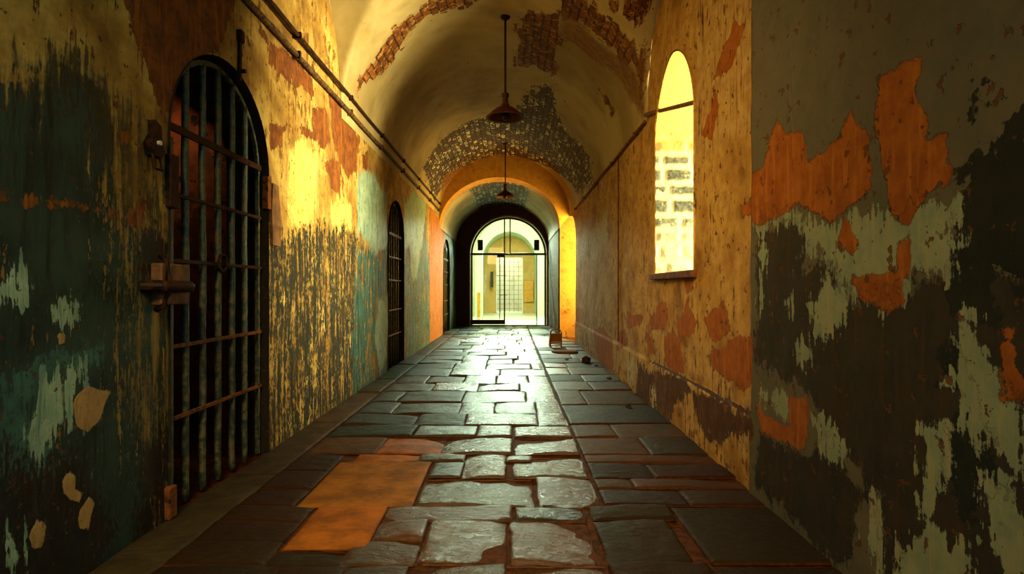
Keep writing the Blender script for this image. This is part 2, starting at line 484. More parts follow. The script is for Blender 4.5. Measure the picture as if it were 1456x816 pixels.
def vault_material():
    s = NT('peeling_vault_plaster')
    co = s.coords()
    nA = s.noise(co, 1.6, 10, 0.6); nB = s.noise(s.coords(off=(5, 3, 1)), 13, 8, 0.68)
    nF = s.noise(s.coords(off=(1, 9, 1)), 40, 4, 0.7)
    uv = s.n('ShaderNodeUVMap', uv_map='arc').outputs[0]
    col = s.ramp(nA, [(0.3, (.44, .36, .15)), (0.5, (.56, .48, .24)), (0.7, (.42, .32, .12))])
    nG = s.noise(s.coords(off=(6, 1, 9)), .55, 5, .55)
    col = s.mix(s.math('MULTIPLY', s.smooth(nG, .42, .62), .6), col, (.20, .14, .055))
    h = s.math('MULTIPLY', nB, 0.12)
    def bricks(c1, c2, mo, sx, w=.26, rh=.10):
        b = s.n('ShaderNodeTexBrick')
        mp = s.n('ShaderNodeMapping'); s.t.links.new(uv, mp.inputs[0])
        wob = s.n('ShaderNodeMixRGB'); wob.blend_type = 'LINEAR_LIGHT'; wob.inputs[0].default_value = 0.02
        s.t.links.new(mp.outputs[0], wob.inputs[1])
        nn = s.n('ShaderNodeTexNoise'); nn.inputs['Scale'].default_value = 7
        s.t.links.new(co, nn.inputs['Vector']); s.t.links.new(nn.outputs['Color'], wob.inputs[2])
        s.t.links.new(wob.outputs[0], b.inputs['Vector'])
        b.inputs['Scale'].default_value = 1.0
        b.inputs['Brick Width'].default_value = w; b.inputs['Row Height'].default_value = rh
        b.inputs['Mortar Size'].default_value = 0.011; b.inputs['Mortar Smooth'].default_value = 0.3
        for i, c in ((1, c1), (2, c2), (3, mo)): b.inputs[i].default_value = (*c, 1)
        return b
    unit = bricks((0, 0, 0), (1, 1, 1), (.35, .35, .35), 1).outputs[0]
    unit = s.n('ShaderNodeRGBToBW').outputs[0] if False else unit
    # plain brick left bare where the plaster fell
    v = s.attr('bare')
    v = s.math('MULTIPLY_ADD', s.math('SUBTRACT', nA, .5), .14, v)
    v = s.math('MULTIPLY_ADD', s.math('SUBTRACT', nB, .5), .16, v)
    v = s.math('MULTIPLY_ADD', s.math('SUBTRACT', unit, .5), .16, v)
    m = s.smooth(v, -.008, .008)
    b1 = bricks((.30, .11, .022), (.13, .045, .012), (.04, .018, .007), 1)
    bc = s.mix(s.smooth(nB, .50, .62), b1.outputs[0], (.50, .27, .07))
    bc = s.mix(s.smooth(nF, .52, .62), bc, (.05, .02, .008))
    col = s.mix(m, col, bc)
    h = s.math('MULTIPLY_ADD', m, -.9, h)
    h = s.math('MULTIPLY_ADD', s.math('MULTIPLY', m, b1.outputs[1]), -.6, h)
    # flaking whitewash over old brick
    v = s.attr('flake')
    v = s.math('MULTIPLY_ADD', s.math('SUBTRACT', nA, .5), .25, v)
    v = s.math('MULTIPLY_ADD', s.math('SUBTRACT', nB, .5), .3, v)
    v = s.math('MULTIPLY_ADD', s.math('SUBTRACT', unit, .5), .2, v)
    m2 = s.smooth(v, -.01, .01)
    b2 = bricks((.085, .042, .017), (.045, .025, .012), (.015, .009, .005), 1)
    fl = s.noise(s.coords(off=(4, 4, 4)), 15, 6, .72)
    fl = s.math('MULTIPLY_ADD', s.math('SUBTRACT', unit, .5), .14, fl)
    keep = s.math('MULTIPLY', s.smooth(fl, .56, .585), s.math('SUBTRACT', 1.0, b2.outputs[1]))
    fc = s.mix(keep, b2.outputs[0], (.9, .86, .66))
    col = s.mix(m2, col, fc)
    h = s.math('MULTIPLY_ADD', m2, -.6, h)
    h = s.math('MULTIPLY_ADD', s.math('MULTIPLY', m2, s.math('SUBTRACT', keep, b2.outputs[1])), .8, h)
    # rusty stain, dark pits
    v = s.attr('stain')
    v = s.math('MULTIPLY_ADD', s.math('SUBTRACT', nA, .5), .5, v)
    v = s.math('MULTIPLY_ADD', s.math('SUBTRACT', nF, .5), .5, v)
    m3 = s.math('MULTIPLY', s.smooth(v, -.05, .05), .75)
    col = s.mix(m3, col, s.mix(s.smooth(nB, .4, .6), (.30, .13, .03), (.13, .06, .02)))
    h = s.math('MULTIPLY_ADD', m3, -.4, h)
    pit = s.smooth(s.noise(s.coords(off=(8, 2, 6)), 9, 4, .55), .70, .72)
    col = s.mix(pit, col, (.14, .07, .02))
    h = s.math('MULTIPLY_ADD', nF, .05, h)
    return s.finish(col, .65, h, .014, .8)
mat_vault = vault_material()

def floor_material():
    s = NT('worn_wet_flagstones')
    tint = s.attr('tint', 'Color')
    wet = s.attr('wet'); joint = s.attr('joint')
    nA = s.noise(s.coords(), 5, 9, .62); nB = s.noise(s.coords(off=(3, 3, 3)), 24, 8, .7)
    nC = s.noise(s.coords(scale=(1, 2.4, 1), off=(7, 1, 3)), 11, 8, .65, .6)
    col = s.mix(s.smooth(nA, .35, .65), tint, s.mix(.5, tint, (.03, .022, .014)))
    col = s.mix(s.math('MULTIPLY', s.smooth(nB, .5, .75), .5), col, s.mix(.3, tint, (.16, .10, .04)))
    jc = s.mix(s.smooth(nB, .4, .6), (.12, .042, .008), (.05, .018, .005))
    col = s.mix(joint, col, jc)
    rg = s.math('SUBTRACT', .60, s.math('MULTIPLY', wet, .34))
    rg = s.math('MULTIPLY_ADD', s.math('SUBTRACT', nB, .5), .5, rg)
    rg = s.mixf(joint, rg, .72)
    nD = s.noise(s.coords(scale=(1, 1.6, 1), off=(1, 6, 2)), 60, 6, .7)
    h = s.math('MULTIPLY_ADD', nC, 1.1, s.math('MULTIPLY', nB, .5))
    h = s.math('MULTIPLY_ADD', nD, .22, h)
    return s.finish(col, rg, h, .013, .9, spec=s.math('MULTIPLY', s.math('POWER', wet, 1.5), .75))
mat_floor = floor_material()

# ------------------------------------------------------------------ ceiling height
def z_main(x, c=VC, h=VH, rise=RISE, spr=SPR):
    u = (x-c)/h
    return spr + rise*math.sqrt(max(0.0, 1-u*u))
def z_cross(y):
    u = (y-YC)/CH
    return SPR + (RISE+0.02)*math.sqrt(max(0.0, 1-u*u)) if abs(u) < 1 else SPR
def wall_top(y):
    return z_cross(y)

# ------------------------------------------------------------------ left wall
cells = [  # y0, y1, spring, apex
    (3.12, 4.39, 2.02, 2.62),
    (8.69, 9.94, 1.98, 2.56),
    (15.75, 17.3, 1.95, 2.55),
]
def ystep(y): return max(0.022, 0.0105*abs(y))
sh = Sheet()
ys0 = 0.2
edges = [0.2]
for c in cells: edges += [c[0], c[1]]
edges.append(YEND)
cuts = []
for i in range(0, len(edges)-1):
    a, b = edges[i], edges[i+1]
    isdoor = i % 2 == 1
    dz = 0.025 if b < 8 else 0.05
    # keep the cross vault springing as grid columns
    parts = [a] + [q for q in (YC-CH, YC+CH) if a < q < b] + [b]
    for p, q in zip(parts, parts[1:]):
        ys = steps(p, q, ystep)
        if isdoor:
            fn = arch_fn(*cells[i//2])
            ys = sorted(set(ys + [a+(b-a)*(0.5-0.5*math.cos(PI*k/24)) for k in range(25) if p <= a+(b-a)*(0.5-0.5*math.cos(PI*k/24)) <= q]))
            sh.strip(ys, fn, wall_top, dz)
        else:
            sh.strip(ys, lambda y: -0.05, wall_top, dz)
P = np.array(sh.v)
def relief(y, z, k):
    return 0.012*mnoise.noise((y*1.3+k, z*1.3, k)) + 0.005*mnoise.noise((y*5, z*5+k, 2))
lv = [(WL + relief(y, z, 1) , y, z) for y, z in sh.v]
lf = list(sh.f)
nfront = len(lv)
# door reveals
def add_reveal(verts, faces, x0, x1, prof):
    b = len(verts)
    for (y, z) in prof:
        verts.append((x0, y, z)); verts.append((x1, y, z))
    for i in range(len(prof)-1):
        faces.append((b+2*i, b+2*i+1, b+2*i+3, b+2*i+2))
def arch_profile(c, z0=-0.05, n=28):
    fn = arch_fn(*c)
    pr = [(c[0], z0)] + [(c[0], z0+(c[2]-z0)*k/8) for k in range(1, 8)]
    pr += [(c[0]+(c[1]-c[0])*(0.5-0.5*math.cos(PI*k/n)), 0) for k in range(n+1)]
    pr = [(y, fn(y) if z == 0 else z) for y, z in pr]
    pr += [(c[1], z0+(c[2]-z0)*k/8) for k in range(7, 0, -1)] + [(c[1], z0)]
    return pr
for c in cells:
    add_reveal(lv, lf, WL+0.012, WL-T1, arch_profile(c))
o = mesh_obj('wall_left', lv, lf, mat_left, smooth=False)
structure(o)
for key, polys in LP.items():
    f = field(P, [[left_yz(p) for p in pl] for pl in polys])
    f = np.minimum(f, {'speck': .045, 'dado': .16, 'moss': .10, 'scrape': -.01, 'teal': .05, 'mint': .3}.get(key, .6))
    set_attr(o.data, key, np.concatenate([f, np.full(len(lv)-nfront, .3 if key == 'dark' else -.6)]))  # door reveals coloured near-black, recess shade put into the paint

set_attr(o.data, 'fleck', np.concatenate([-.15+.05*np.clip(P[:, 1]-1.8, 0, 1), np.full(len(lv)-nfront, -.6)]))

# ------------------------------------------------------------------ right wall
WTH = 0.62
win = (4.69, 5.97, 2.62, 3.30)
opn = (13.35, YRIB, 2.30, 2.99)
SILL = 1.34
fw = arch_fn(*win, pw=1.75); fo = lambda y: opn[2]+(opn[3]-opn[2])*math.sqrt(max(0, 1-((YRIB-y)/(YRIB-opn[0]))**2))
shr = Sheet()
segs = [(0.2, YC-CH), (YC-CH, win[0])]
for a, b in segs: shr.strip(steps(a, b, ystep), lambda y: -0.05, wall_top, .025)
wy = [win[0]+(win[1]-win[0])*(0.5-0.5*math.cos(PI*k/56)) for k in range(57)]
shr.strip(wy, lambda y: -0.05, lambda y: SILL, .025)
shr.strip(wy, fw, wall_top, .03)
shr.strip(steps(win[1], YC+CH, ystep), lambda y: -0.05, wall_top, .03)
shr.strip(steps(YC+CH, opn[0], ystep), lambda y: -0.05, wall_top, .04)
oy = [opn[0]+(opn[1]-opn[0])*(0.5-0.5*math.cos(PI*k/24)) for k in range(25)]
shr.strip(oy, fo, lambda y: max(SPR, fo(y)+.01), .05)
P = np.array(shr.v)
def near_step(y): return 0.03*(1-min(1, max(0, (y-3.52)/0.05)))
def low_step(z): return 0.012*(1-min(1, max(0, (z-0.43)/0.03)))
rv = [(WR - near_step(y) - (low_step(z) if y > 3.5 else 0) + relief(y, z, 7), y, z) for y, z in shr.v]
rf = [f[::-1] for f in shr.f]
nr = len(rv)
add_reveal(rv, rf, WR-0.012, WR+WTH, [(win[0], SILL)]+[(y, fw(y)) for y in wy if True]+[(win[1], SILL)])
o = mesh_obj('wall_right', rv, rf, mat_right)
structure(o)
for key, polys in RP.items():
    f = field(P, [[right_yz(p) for p in pl] for pl in polys])
    f = np.minimum(f, {'white': .10, 'umber': .12, 'mint': .12}.get(key, .6))
    set_attr(o.data, key, np.concatenate([f, np.full(len(rv)-nr, -0.6)]))
fk = np.where(P[:, 0] > 3.55, -.16+.10*np.clip(1.1-P[:, 1], 0, 1)+.06*np.clip((P[:, 0]-7)/5, 0, 1), -.25)
set_attr(o.data, 'fleck', np.concatenate([fk, np.full(len(rv)-nr, -0.6)]))
f = np.clip(3.55-P[:, 0], -.6, .6)
set_attr(o.data, 'near', np.concatenate([f, np.full(len(rv)-nr, -0.6)]))
sd = np.maximum(0.010-np.abs(P[:, 0]-3.55), 0.014-np.abs(P[:, 1]-0.45)-(P[:, 0] < 3.55)*1.0)
set_attr(o.data, 'seam', np.concatenate([np.clip(sd, -.6, .6), np.full(len(rv)-nr, -0.6)]))

# stone jamb of the window: rough whitewashed courses, real geometry on the far reveal
def jamb_material():
    s = NT('bleached_stone_courses')
    n = s.noise(s.coords(), 9, 9, .65); n2 = s.noise(s.coords(off=(2, 2, 2)), 30, 6, .7)
    t = s.attr('stone')
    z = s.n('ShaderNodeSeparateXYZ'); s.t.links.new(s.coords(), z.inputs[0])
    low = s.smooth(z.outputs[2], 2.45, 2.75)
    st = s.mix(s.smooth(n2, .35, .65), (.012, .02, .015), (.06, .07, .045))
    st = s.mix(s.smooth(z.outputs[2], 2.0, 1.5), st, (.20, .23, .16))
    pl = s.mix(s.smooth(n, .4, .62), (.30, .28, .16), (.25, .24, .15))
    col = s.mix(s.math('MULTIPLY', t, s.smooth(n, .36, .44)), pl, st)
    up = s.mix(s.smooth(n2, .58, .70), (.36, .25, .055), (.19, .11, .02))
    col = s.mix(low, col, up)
    return s.finish(col, .9, s.math('ADD', n, s.math('MULTIPLY', n2, .4)), .02, .8)
M['jamb'] = jamb_material()
def jamb_mesh():
    xs = np.linspace(WR-0.005, WR+WTH, 30); zs = np.linspace(SILL, 3.2, 120)
    rows = []; z = SILL
    rr = random.Random(3)
    while z < 2.75:
        hh = rr.uniform(.13, .19); off = rr.uniform(0, .3)
        rows.append((z, z+hh, off, rr.uniform(.22, .34))); z += hh
    v = []; st = []
    for zz in zs:
        for x in xs:
            q = 0.0
            for a, b, off, w in rows:
                if a <= zz < b:
                    wob = .012*mnoise.noise((x*14, zz*14, 1))
                    u = ((x-WR+off) % w)
                    dd = min(zz-a, b-zz, u, w-u)+wob
                    q = min(1, max(0, (dd-.022)/.016))
            v.append((x, win[1]-0.012-0.016*q-0.006*mnoise.noise((x*9, zz*9, 4)), min(zz, 9)))
            st.append(q)
    f = []
    n = len(xs)
    for i in range(len(zs)-1):
        for k in range(n-1):
            a = i*n+k; f.append((a, a+1, a+n+1, a+n))
    # the arch closes over the top of the reveal
    o = mesh_obj('window_1', v, f, M['jamb'], smooth=True)
    set_attr(o.data, 'stone', st)
    return o
wj = structure(jamb_mesh())
# arch soffit facing, same plaster as the top of the reveal
pr = [(y, fw(y)-0.012) for y in wy]
vv = []; ff = []
add_reveal(vv, ff, WR-.004, WR+WTH, pr)
so = mesh_obj('soffit', vv, ff, M['jamb'], wj, True)
set_attr(so.data, 'stone', [0.0]*len(vv))
bm = bmesh.new()
bm_box(bm, (WR-.05, win[0]-.06, SILL-.055), (WR+WTH, win[1]+.05, SILL+.005), .008)
bm_obj('window_sill', bm, M['wood'], wj)
# deep outer wall closing the opening's sides behind the reveal is not seen; lamps stand outside

# right wall of the far bay, jamb of the side opening
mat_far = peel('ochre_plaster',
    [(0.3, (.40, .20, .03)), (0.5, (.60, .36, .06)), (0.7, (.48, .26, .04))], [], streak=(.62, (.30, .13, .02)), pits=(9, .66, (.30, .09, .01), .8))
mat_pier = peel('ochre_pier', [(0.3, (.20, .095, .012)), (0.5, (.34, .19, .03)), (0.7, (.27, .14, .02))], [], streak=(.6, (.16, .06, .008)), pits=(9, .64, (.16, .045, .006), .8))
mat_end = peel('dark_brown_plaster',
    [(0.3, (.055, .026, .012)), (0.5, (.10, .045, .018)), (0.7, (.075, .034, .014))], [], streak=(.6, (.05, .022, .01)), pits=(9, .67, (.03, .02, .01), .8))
vv = [(WR2, YRIB, -.05), (WR2, YEND, -.05), (WR2, YEND, 3.2), (WR2, YRIB, 3.2)]
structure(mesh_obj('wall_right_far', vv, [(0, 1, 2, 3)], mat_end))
bm = bmesh.new(); bm_box(bm, (WR2, YRIB+.012, -.05), (WR+WTH, YRIB+.4, 2.99)); structure(bm_obj('trim_1', bm, mat_pier))

# ------------------------------------------------------------------ vault
def pix_vault(p):
    a, b = (p[0]-CX)/F, (CY-p[1])/F
    t = 2.0
    while t < YRIB+.5:
        x, z = a*t, EYE+b*t
        if WL < x < WR and z > max(z_main(x), z_cross(t) if abs(t-YC) < CH else 0): break
        t += .01
    u = max(-1, min(1, (a*t-VC)/VH))
    return (math.acos(u)*1.56, t)
VP = {
 'bare': [
    [(505,134),(516,104),(530,84),(545,60),(575,30),(600,8),(640,-12),(700,-14),(660,8),(628,16),(602,28),(582,44),(570,70),(548,100),(530,116),(518,122)],
    [(735,24),(752,17),(768,20),(780,14),(794,24),(799,56),(792,72),(796,98),(778,106),(760,94),(733,94),(738,64)],
    [(792,-10),(836,-14),(846,16),(872,28),(900,54),(906,88),(898,98),(880,80),(852,52),(828,34),(800,28)],
    [(852,-16),(930,-16),(918,16),(900,38),(884,26),(862,8)],
    [(432,30),(446,20),(452,40),(462,60),(458,66),(446,44)],
    [(902,82),(910,74),(916,110),(914,150),(908,140)],
    [(852,128),(862,132),(874,156),(868,162)],
    [(928,118),(932,84),(940,58),(952,36),(962,28),(960,40),(946,58),(938,84),(934,116)],
 ],
 'flake': [
    [(602,238),(616,212),(640,188),(668,172),(700,166),(736,156),(750,132),(770,122),(792,118),(788,150),(806,188),(836,222),(842,262),(820,276),(790,244),(728,236),(660,246),(618,286)],
    [(806,192),(836,220),(842,228),(836,230)],
 ],
 'stain': [
    [(796,20),(850,60),(905,110),(915,170),(900,140),(840,80),(800,50)],
    [(880,40),(920,60),(918,100),(896,70)],
    [(610,290),(630,252),(690,236),(690,246),(640,262),(616,306)],
 ],
}
ang = [PI*k/110 for k in range(111)]
vys = steps(0.2, YC-CH, lambda y: .12)+steps(YC-CH, YC+CH, lambda y: .045)[1:]+steps(YC+CH, YRIB, lambda y: .05)[1:]
vv = []; pu = []
for y in vys:
    zc = z_cross(y)
    for a in ang:
        x = VC+VH*math.cos(a); zm = SPR+RISE*math.sin(a)
        n = .012*mnoise.noise((x*2, y*1.6, zm*2))
        z = max(zm, zc)
        if a in (ang[0], ang[-1]): n = 0
        vv.append((x*(1-n*.5), y, z+n)); pu.append((a*1.56, y))
na = len(ang); ff = []
for i in range(len(vys)-1):
    for k in range(na-1):
        a = i*na+k; ff.append((a, a+1, a+na+1, a+na))
vault = structure(mesh_obj('ceiling', vv, ff, mat_vault, smooth=True))
uvl = vault.data.uv_layers.new(name='arc')
P = np.array(pu)
li = np.zeros(len(vault.data.loops), np.int32); vault.data.loops.foreach_get('vertex_index', li)
uvl.data.foreach_set('uv', P[li][:, ::-1].astype(np.float32).ravel())
for key, polys in VP.items():
    f = field(P, [[pix_vault(p) for p in pl] for pl in polys])
    set_attr(vault.data, key, f)

# ring wall where the vault steps down, and the lower vault beyond it
C2, H2, R2, S2 = (WL+WR2)/2, (WR2-WL)/2, 1.25, 2.70
n = 60
vv = []; ff = []
for k in range(n+1):
    a = PI*k/n
    vv.append((VC+VH*math.cos(a), YRIB, SPR+RISE*math.sin(a)+.02)); vv.append((C2+H2*math.cos(a), YRIB, S2+R2*math.sin(a)))
    # a chamfer runs into the lower vault
    vv.append((C2+(H2-.02)*math.cos(a), YRIB+.35, S2+(R2-.05)*math.sin(a)))
for k in range(n):
    b = 3*k
    ff.append((b, b+3, b+4, b+1)); ff.append((b+1, b+4, b+5, b+2))
structure(mesh_obj('trim_2', vv, ff, mat_far, smooth=False))
vv = []; pu = []
ys2 = steps(YRIB+.35, YEND, lambda y: .08)
for y in ys2:
    for k in range(81):
        a = PI*k/80
        vv.append((C2+(H2-.02)*math.cos(a), y, S2+(R2-.05)*math.sin(a))); pu.append((a*1.4, y))
ff = []
for i in range(len(ys2)-1):
    for k in range(80):
        a = i*81+k; ff.append((a, a+1, a+82, a+81))
v2 = structure(mesh_obj('ceiling_far', vv, ff, mat_vault, smooth=True))
P = np.array(pu); uvl = v2.data.uv_layers.new(name='arc')
li = np.zeros(len(v2.data.loops), np.int32); v2.data.loops.foreach_get('vertex_index', li)
uvl.data.foreach_set('uv', P[li][:, ::-1].astype(np.float32).ravel())
set_attr(v2.data, 'bare', np.full(len(vv), -.6)); set_attr(v2.data, 'stain', np.full(len(vv), -.6))
set_attr(v2.data, 'flake', np.clip(.75-np.abs(P[:, 0]-.7*PI), -.6, .6))

# ------------------------------------------------------------------ floor
stones = []   # x0, x1, y0, y1, tint, wet
rs = random.Random(11)
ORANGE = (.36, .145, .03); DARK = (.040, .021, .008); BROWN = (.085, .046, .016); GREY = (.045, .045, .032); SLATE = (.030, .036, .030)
def st(x0, x1, y0, y1, t=None, wet=None, bumpy=1.0):
    gx, gy = .006, .004
    x0, x1, y0, y1 = x0-gx, x1+gx, y0-gy, y1+gy
    mid = (x0+x1)/2; lim = .33+.03*max(0, y0-4)
    if wet is not None and abs(mid+.02) > lim+.25: wet *= .45
    t = t or rs.choice([BROWN, SLATE, BROWN, GREY])
    t = tuple(c*rs.uniform(.8, 1.2) for c in t)
    stones.append((x0, x1, y0, y1, t, rs.uniform(.6, 1) if wet is None else wet, bumpy))
# rows traced from the photograph, nearest first
y = 1.0
while y < 2.05:
    x = -1.2
    while x < .4:
        w = rs.uniform(.3, .5); st(x, min(x+w, .42), y, min(y+.35, 2.1), BROWN, .8); x += w
    y += .35
for x0, x1 in ((-1.55,-1.0),(-1.0,-.72),(-.72,-.45)): st(x0, x1, 2.1, 2.6, DARK, .5)
st(-.43, -.03, 2.1, 2.63, BROWN, 1, 1.5); st(-.02, .40, 2.1, 2.61, BROWN, 1, 1.5); st(.43, .85, 2.1, 2.61, DARK, .5)
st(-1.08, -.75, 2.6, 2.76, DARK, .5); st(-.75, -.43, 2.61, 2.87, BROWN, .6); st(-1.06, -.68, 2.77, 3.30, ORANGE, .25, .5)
st(-.67, -.43, 2.88, 3.09, BROWN, .8); st(-.41, -.03, 2.64, 3.09, BROWN, 1, 1.6); st(0, .38, 2.62, 3.11, BROWN, 1, 1.8)
st(-.68, .0, 3.10, 3.30, BROWN, .8, 1.1); st(.03, .39, 3.12, 3.30, SLATE, .9, 1.4)
st(.43, .80, 2.62, 3.1, DARK, .55, 1.2); st(.43, .86, 3.12, 3.3, DARK, .5)
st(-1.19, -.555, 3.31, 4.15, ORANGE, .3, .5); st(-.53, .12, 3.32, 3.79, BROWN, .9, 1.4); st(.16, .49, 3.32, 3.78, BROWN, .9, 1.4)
st(-.53, -.33, 3.83, 4.14, SLATE, .7); st(-.31, -.04, 3.82, 4.32, BROWN, 1, 1.3); st(.02, .49, 3.81, 4.27, BROWN, 1, 1.5)
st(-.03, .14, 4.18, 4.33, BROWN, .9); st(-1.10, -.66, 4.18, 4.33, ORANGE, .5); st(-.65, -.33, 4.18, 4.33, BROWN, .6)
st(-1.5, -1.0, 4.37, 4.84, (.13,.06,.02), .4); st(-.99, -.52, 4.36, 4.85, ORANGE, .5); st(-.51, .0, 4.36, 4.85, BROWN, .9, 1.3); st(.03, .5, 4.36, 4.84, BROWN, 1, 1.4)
st(-1.5, -.82, 4.87, 5.27, SLATE, .6); st(-.80, -.30, 4.88, 5.27, GREY, .8); st(-.28, .0, 4.88, 5.27, GREY, 1); st(.03, .5, 4.87, 5.26, BROWN, 1, 1.3)
st(-1.5, -.88, 5.29, 5.77, SLATE, .6); st(-.86, -.43, 5.29, 5.77, GREY, .8); st(-.41, .23, 5.29, 5.77, GREY, 1); st(.25, .5, 5.29, 5.77, GREY, 1)
for y0, y1, js in ((5.79, 6.33, (-1.5,-1.16,-.51,-.17,.25,.5)), (6.35, 7.03, (-1.5,-1.22,-.53,.16,.5)), (7.05, 7.6, (-1.5,-.95,-.4,.1,.5)), (7.62, 8.2, (-1.5,-1.1,-.62,-.2,.22,.5))):
    for a, b in zip(js, js[1:]): st(a+.01, b-.01, y0, y1, rs.choice([GREY, SLATE, GREY, BROWN]), rs.uniform(.8, 1))
y = 8.22
while y < YEND-.1:
    h = rs.uniform(.42, .8); y1 = min(y+h, YEND+.25)
    x = -1.5
    while x < .5:
        w = rs.uniform(.3, .72); x1 = x+w if x+w < .32 else .5
        g = .012+.014*rs.random()*(abs(x+.1) < .55)
        st(x+g, x1-g, y+g, y1-g, rs.choice([GREY, GREY, SLATE, BROWN]), rs.uniform(.75, 1), .8)
        x = x1
    y = y1
# right-hand band
for y0, y1, js in ((1.0, 2.6, (.87, 1.45)), (2.62, 3.3, (.88, 1.45)), (3.32, 3.6, (.52, 1.0, 1.45)), (3.61, 3.79, (.52, .75, 1.45)), (3.80, 4.12, (.52, .92, 1.45)), (4.13, 4.32, (.52, 1.45)),
                   (4.33, 4.82, (.52, 1.02, 1.45)), (4.83, 5.30, (.52, .87, 1.45)), (5.31, 6.2, (.52, 1.45)), (6.22, 7.06, (.52, .8, 1.45))):
    for a, b in zip(js, js[1:]): st(a+.006, b-.006, y0+.004, y1-.004, rs.choice([DARK, BROWN, (.03,.017,.008)]), rs.uniform(.45, .7), .5)
y = 7.08
while y < YEND-.1:
    y1 = min(y+rs.uniform(.5, .8), YEND+.25); m = rs.uniform(.8, 1.2)
    for a, b in ((.52, m), (m, 1.45)): st(a+.006, b-.006, y+.005, y1-.005, rs.choice([BROWN, SLATE, DARK]), rs.uniform(.5, .8), .5)
    y = y1
# left-hand band and gutter slabs
for y0, y1 in ((1.0, 1.9), (1.9, 2.6), (2.6, 3.3), (3.3, 4.35)):
    m = rs.uniform(-1.35, -1.25) if y0 > 1.95 else -1.3
    a0 = {1.0: -1.2, 1.9: -1.55, 2.6: -1.08, 3.3: -1.2}[y0]
    if y0 == 3.3:
        for q in ((3.31, 3.6), (3.61, 3.95), (3.96, 4.34)): st(-1.52, a0-.012, q[0], q[1], DARK, .45, .6)
    elif y0 == 2.6:
        for q in ((2.61, 2.85), (2.86, 3.08), (3.09, 3.3)): st(-1.52, a0-.012, q[0], q[1], DARK, .5, .6)
    elif y0 == 1.0: st(-1.52, a0-.012, y0, y1, DARK, .4, .6)
y = 1.0
while y < YEND-.1:
    y1 = min(y+rs.uniform(.9, 1.6), YEND+.25)
    st(WL-.02, -1.53, y, y1-.002, (.085, .075, .04), .3, .5); y = y1

V, Fc, TI, WE, JO = [], [], [], [], []
def floor_v(x, y, z, t, w, j):
    V.append((x, y, z)); TI.append(t); WE.append(w); JO.append(j); return len(V)-1
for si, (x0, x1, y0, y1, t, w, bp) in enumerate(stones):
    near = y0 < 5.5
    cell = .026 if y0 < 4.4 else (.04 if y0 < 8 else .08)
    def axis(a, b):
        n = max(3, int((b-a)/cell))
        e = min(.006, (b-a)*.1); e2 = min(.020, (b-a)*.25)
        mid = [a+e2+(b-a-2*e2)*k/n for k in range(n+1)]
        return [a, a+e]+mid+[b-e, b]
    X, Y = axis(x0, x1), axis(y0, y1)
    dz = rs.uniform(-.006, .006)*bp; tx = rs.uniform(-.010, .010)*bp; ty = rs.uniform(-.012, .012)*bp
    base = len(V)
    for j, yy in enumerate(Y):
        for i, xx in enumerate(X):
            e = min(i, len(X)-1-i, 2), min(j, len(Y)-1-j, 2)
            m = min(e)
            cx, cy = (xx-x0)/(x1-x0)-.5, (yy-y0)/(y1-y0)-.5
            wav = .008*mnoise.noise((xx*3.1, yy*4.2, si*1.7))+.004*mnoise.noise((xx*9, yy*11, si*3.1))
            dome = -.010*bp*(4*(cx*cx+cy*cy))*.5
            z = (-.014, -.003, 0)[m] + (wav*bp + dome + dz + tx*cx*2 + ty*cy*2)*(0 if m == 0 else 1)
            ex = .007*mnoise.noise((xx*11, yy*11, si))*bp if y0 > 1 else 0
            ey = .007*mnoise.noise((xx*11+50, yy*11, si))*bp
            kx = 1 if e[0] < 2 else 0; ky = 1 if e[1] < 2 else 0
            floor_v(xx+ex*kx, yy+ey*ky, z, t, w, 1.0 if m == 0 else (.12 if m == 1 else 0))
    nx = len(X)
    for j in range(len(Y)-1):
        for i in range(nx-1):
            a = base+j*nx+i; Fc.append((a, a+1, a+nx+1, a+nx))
b = floor_v(-4.0, 0.2, -.02, BROWN, .3, 1); floor_v(1.6, 0.2, -.02, BROWN, .3, 1); floor_v(1.6, YEND+.3, -.02, BROWN, .3, 1); floor_v(-4.0, YEND+.3, -.02, BROWN, .3, 1)
Fc.append((b, b+1, b+2, b+3))
fl = structure(mesh_obj('floor', V, Fc, mat_floor, smooth=True))
set_attr(fl.data, 'wet', WE); set_attr(fl.data, 'joint', JO)
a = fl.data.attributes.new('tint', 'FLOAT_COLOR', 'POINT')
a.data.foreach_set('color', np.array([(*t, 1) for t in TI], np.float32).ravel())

# ------------------------------------------------------------------ cells behind the gates
mat_cell = peel('red_cell_brick', [(0.3, (.05, .018, .006)), (0.48, (.26, .085, .016)), (0.6, (.09, .03, .01)), (0.75, (.42, .20, .05))], [], pits=(6, .6, (.02, .01, .006)))
for i, c in enumerate(cells):
    y0, y1 = c[0]-.5, c[1]+.6
    x0, x1 = WL-T1-1.7, WL-T1
    bm = bmesh.new(); bm_box(bm, (x0, y0, -.06), (x1, y1, 2.9))
    bmesh.ops.delete(bm, geom=[f for f in bm.faces if f.normal.x > .9 or f.calc_center_median().x > x1-.01], context='FACES_ONLY')
    structure(bm_obj('wall_cell', bm, mat_cell))

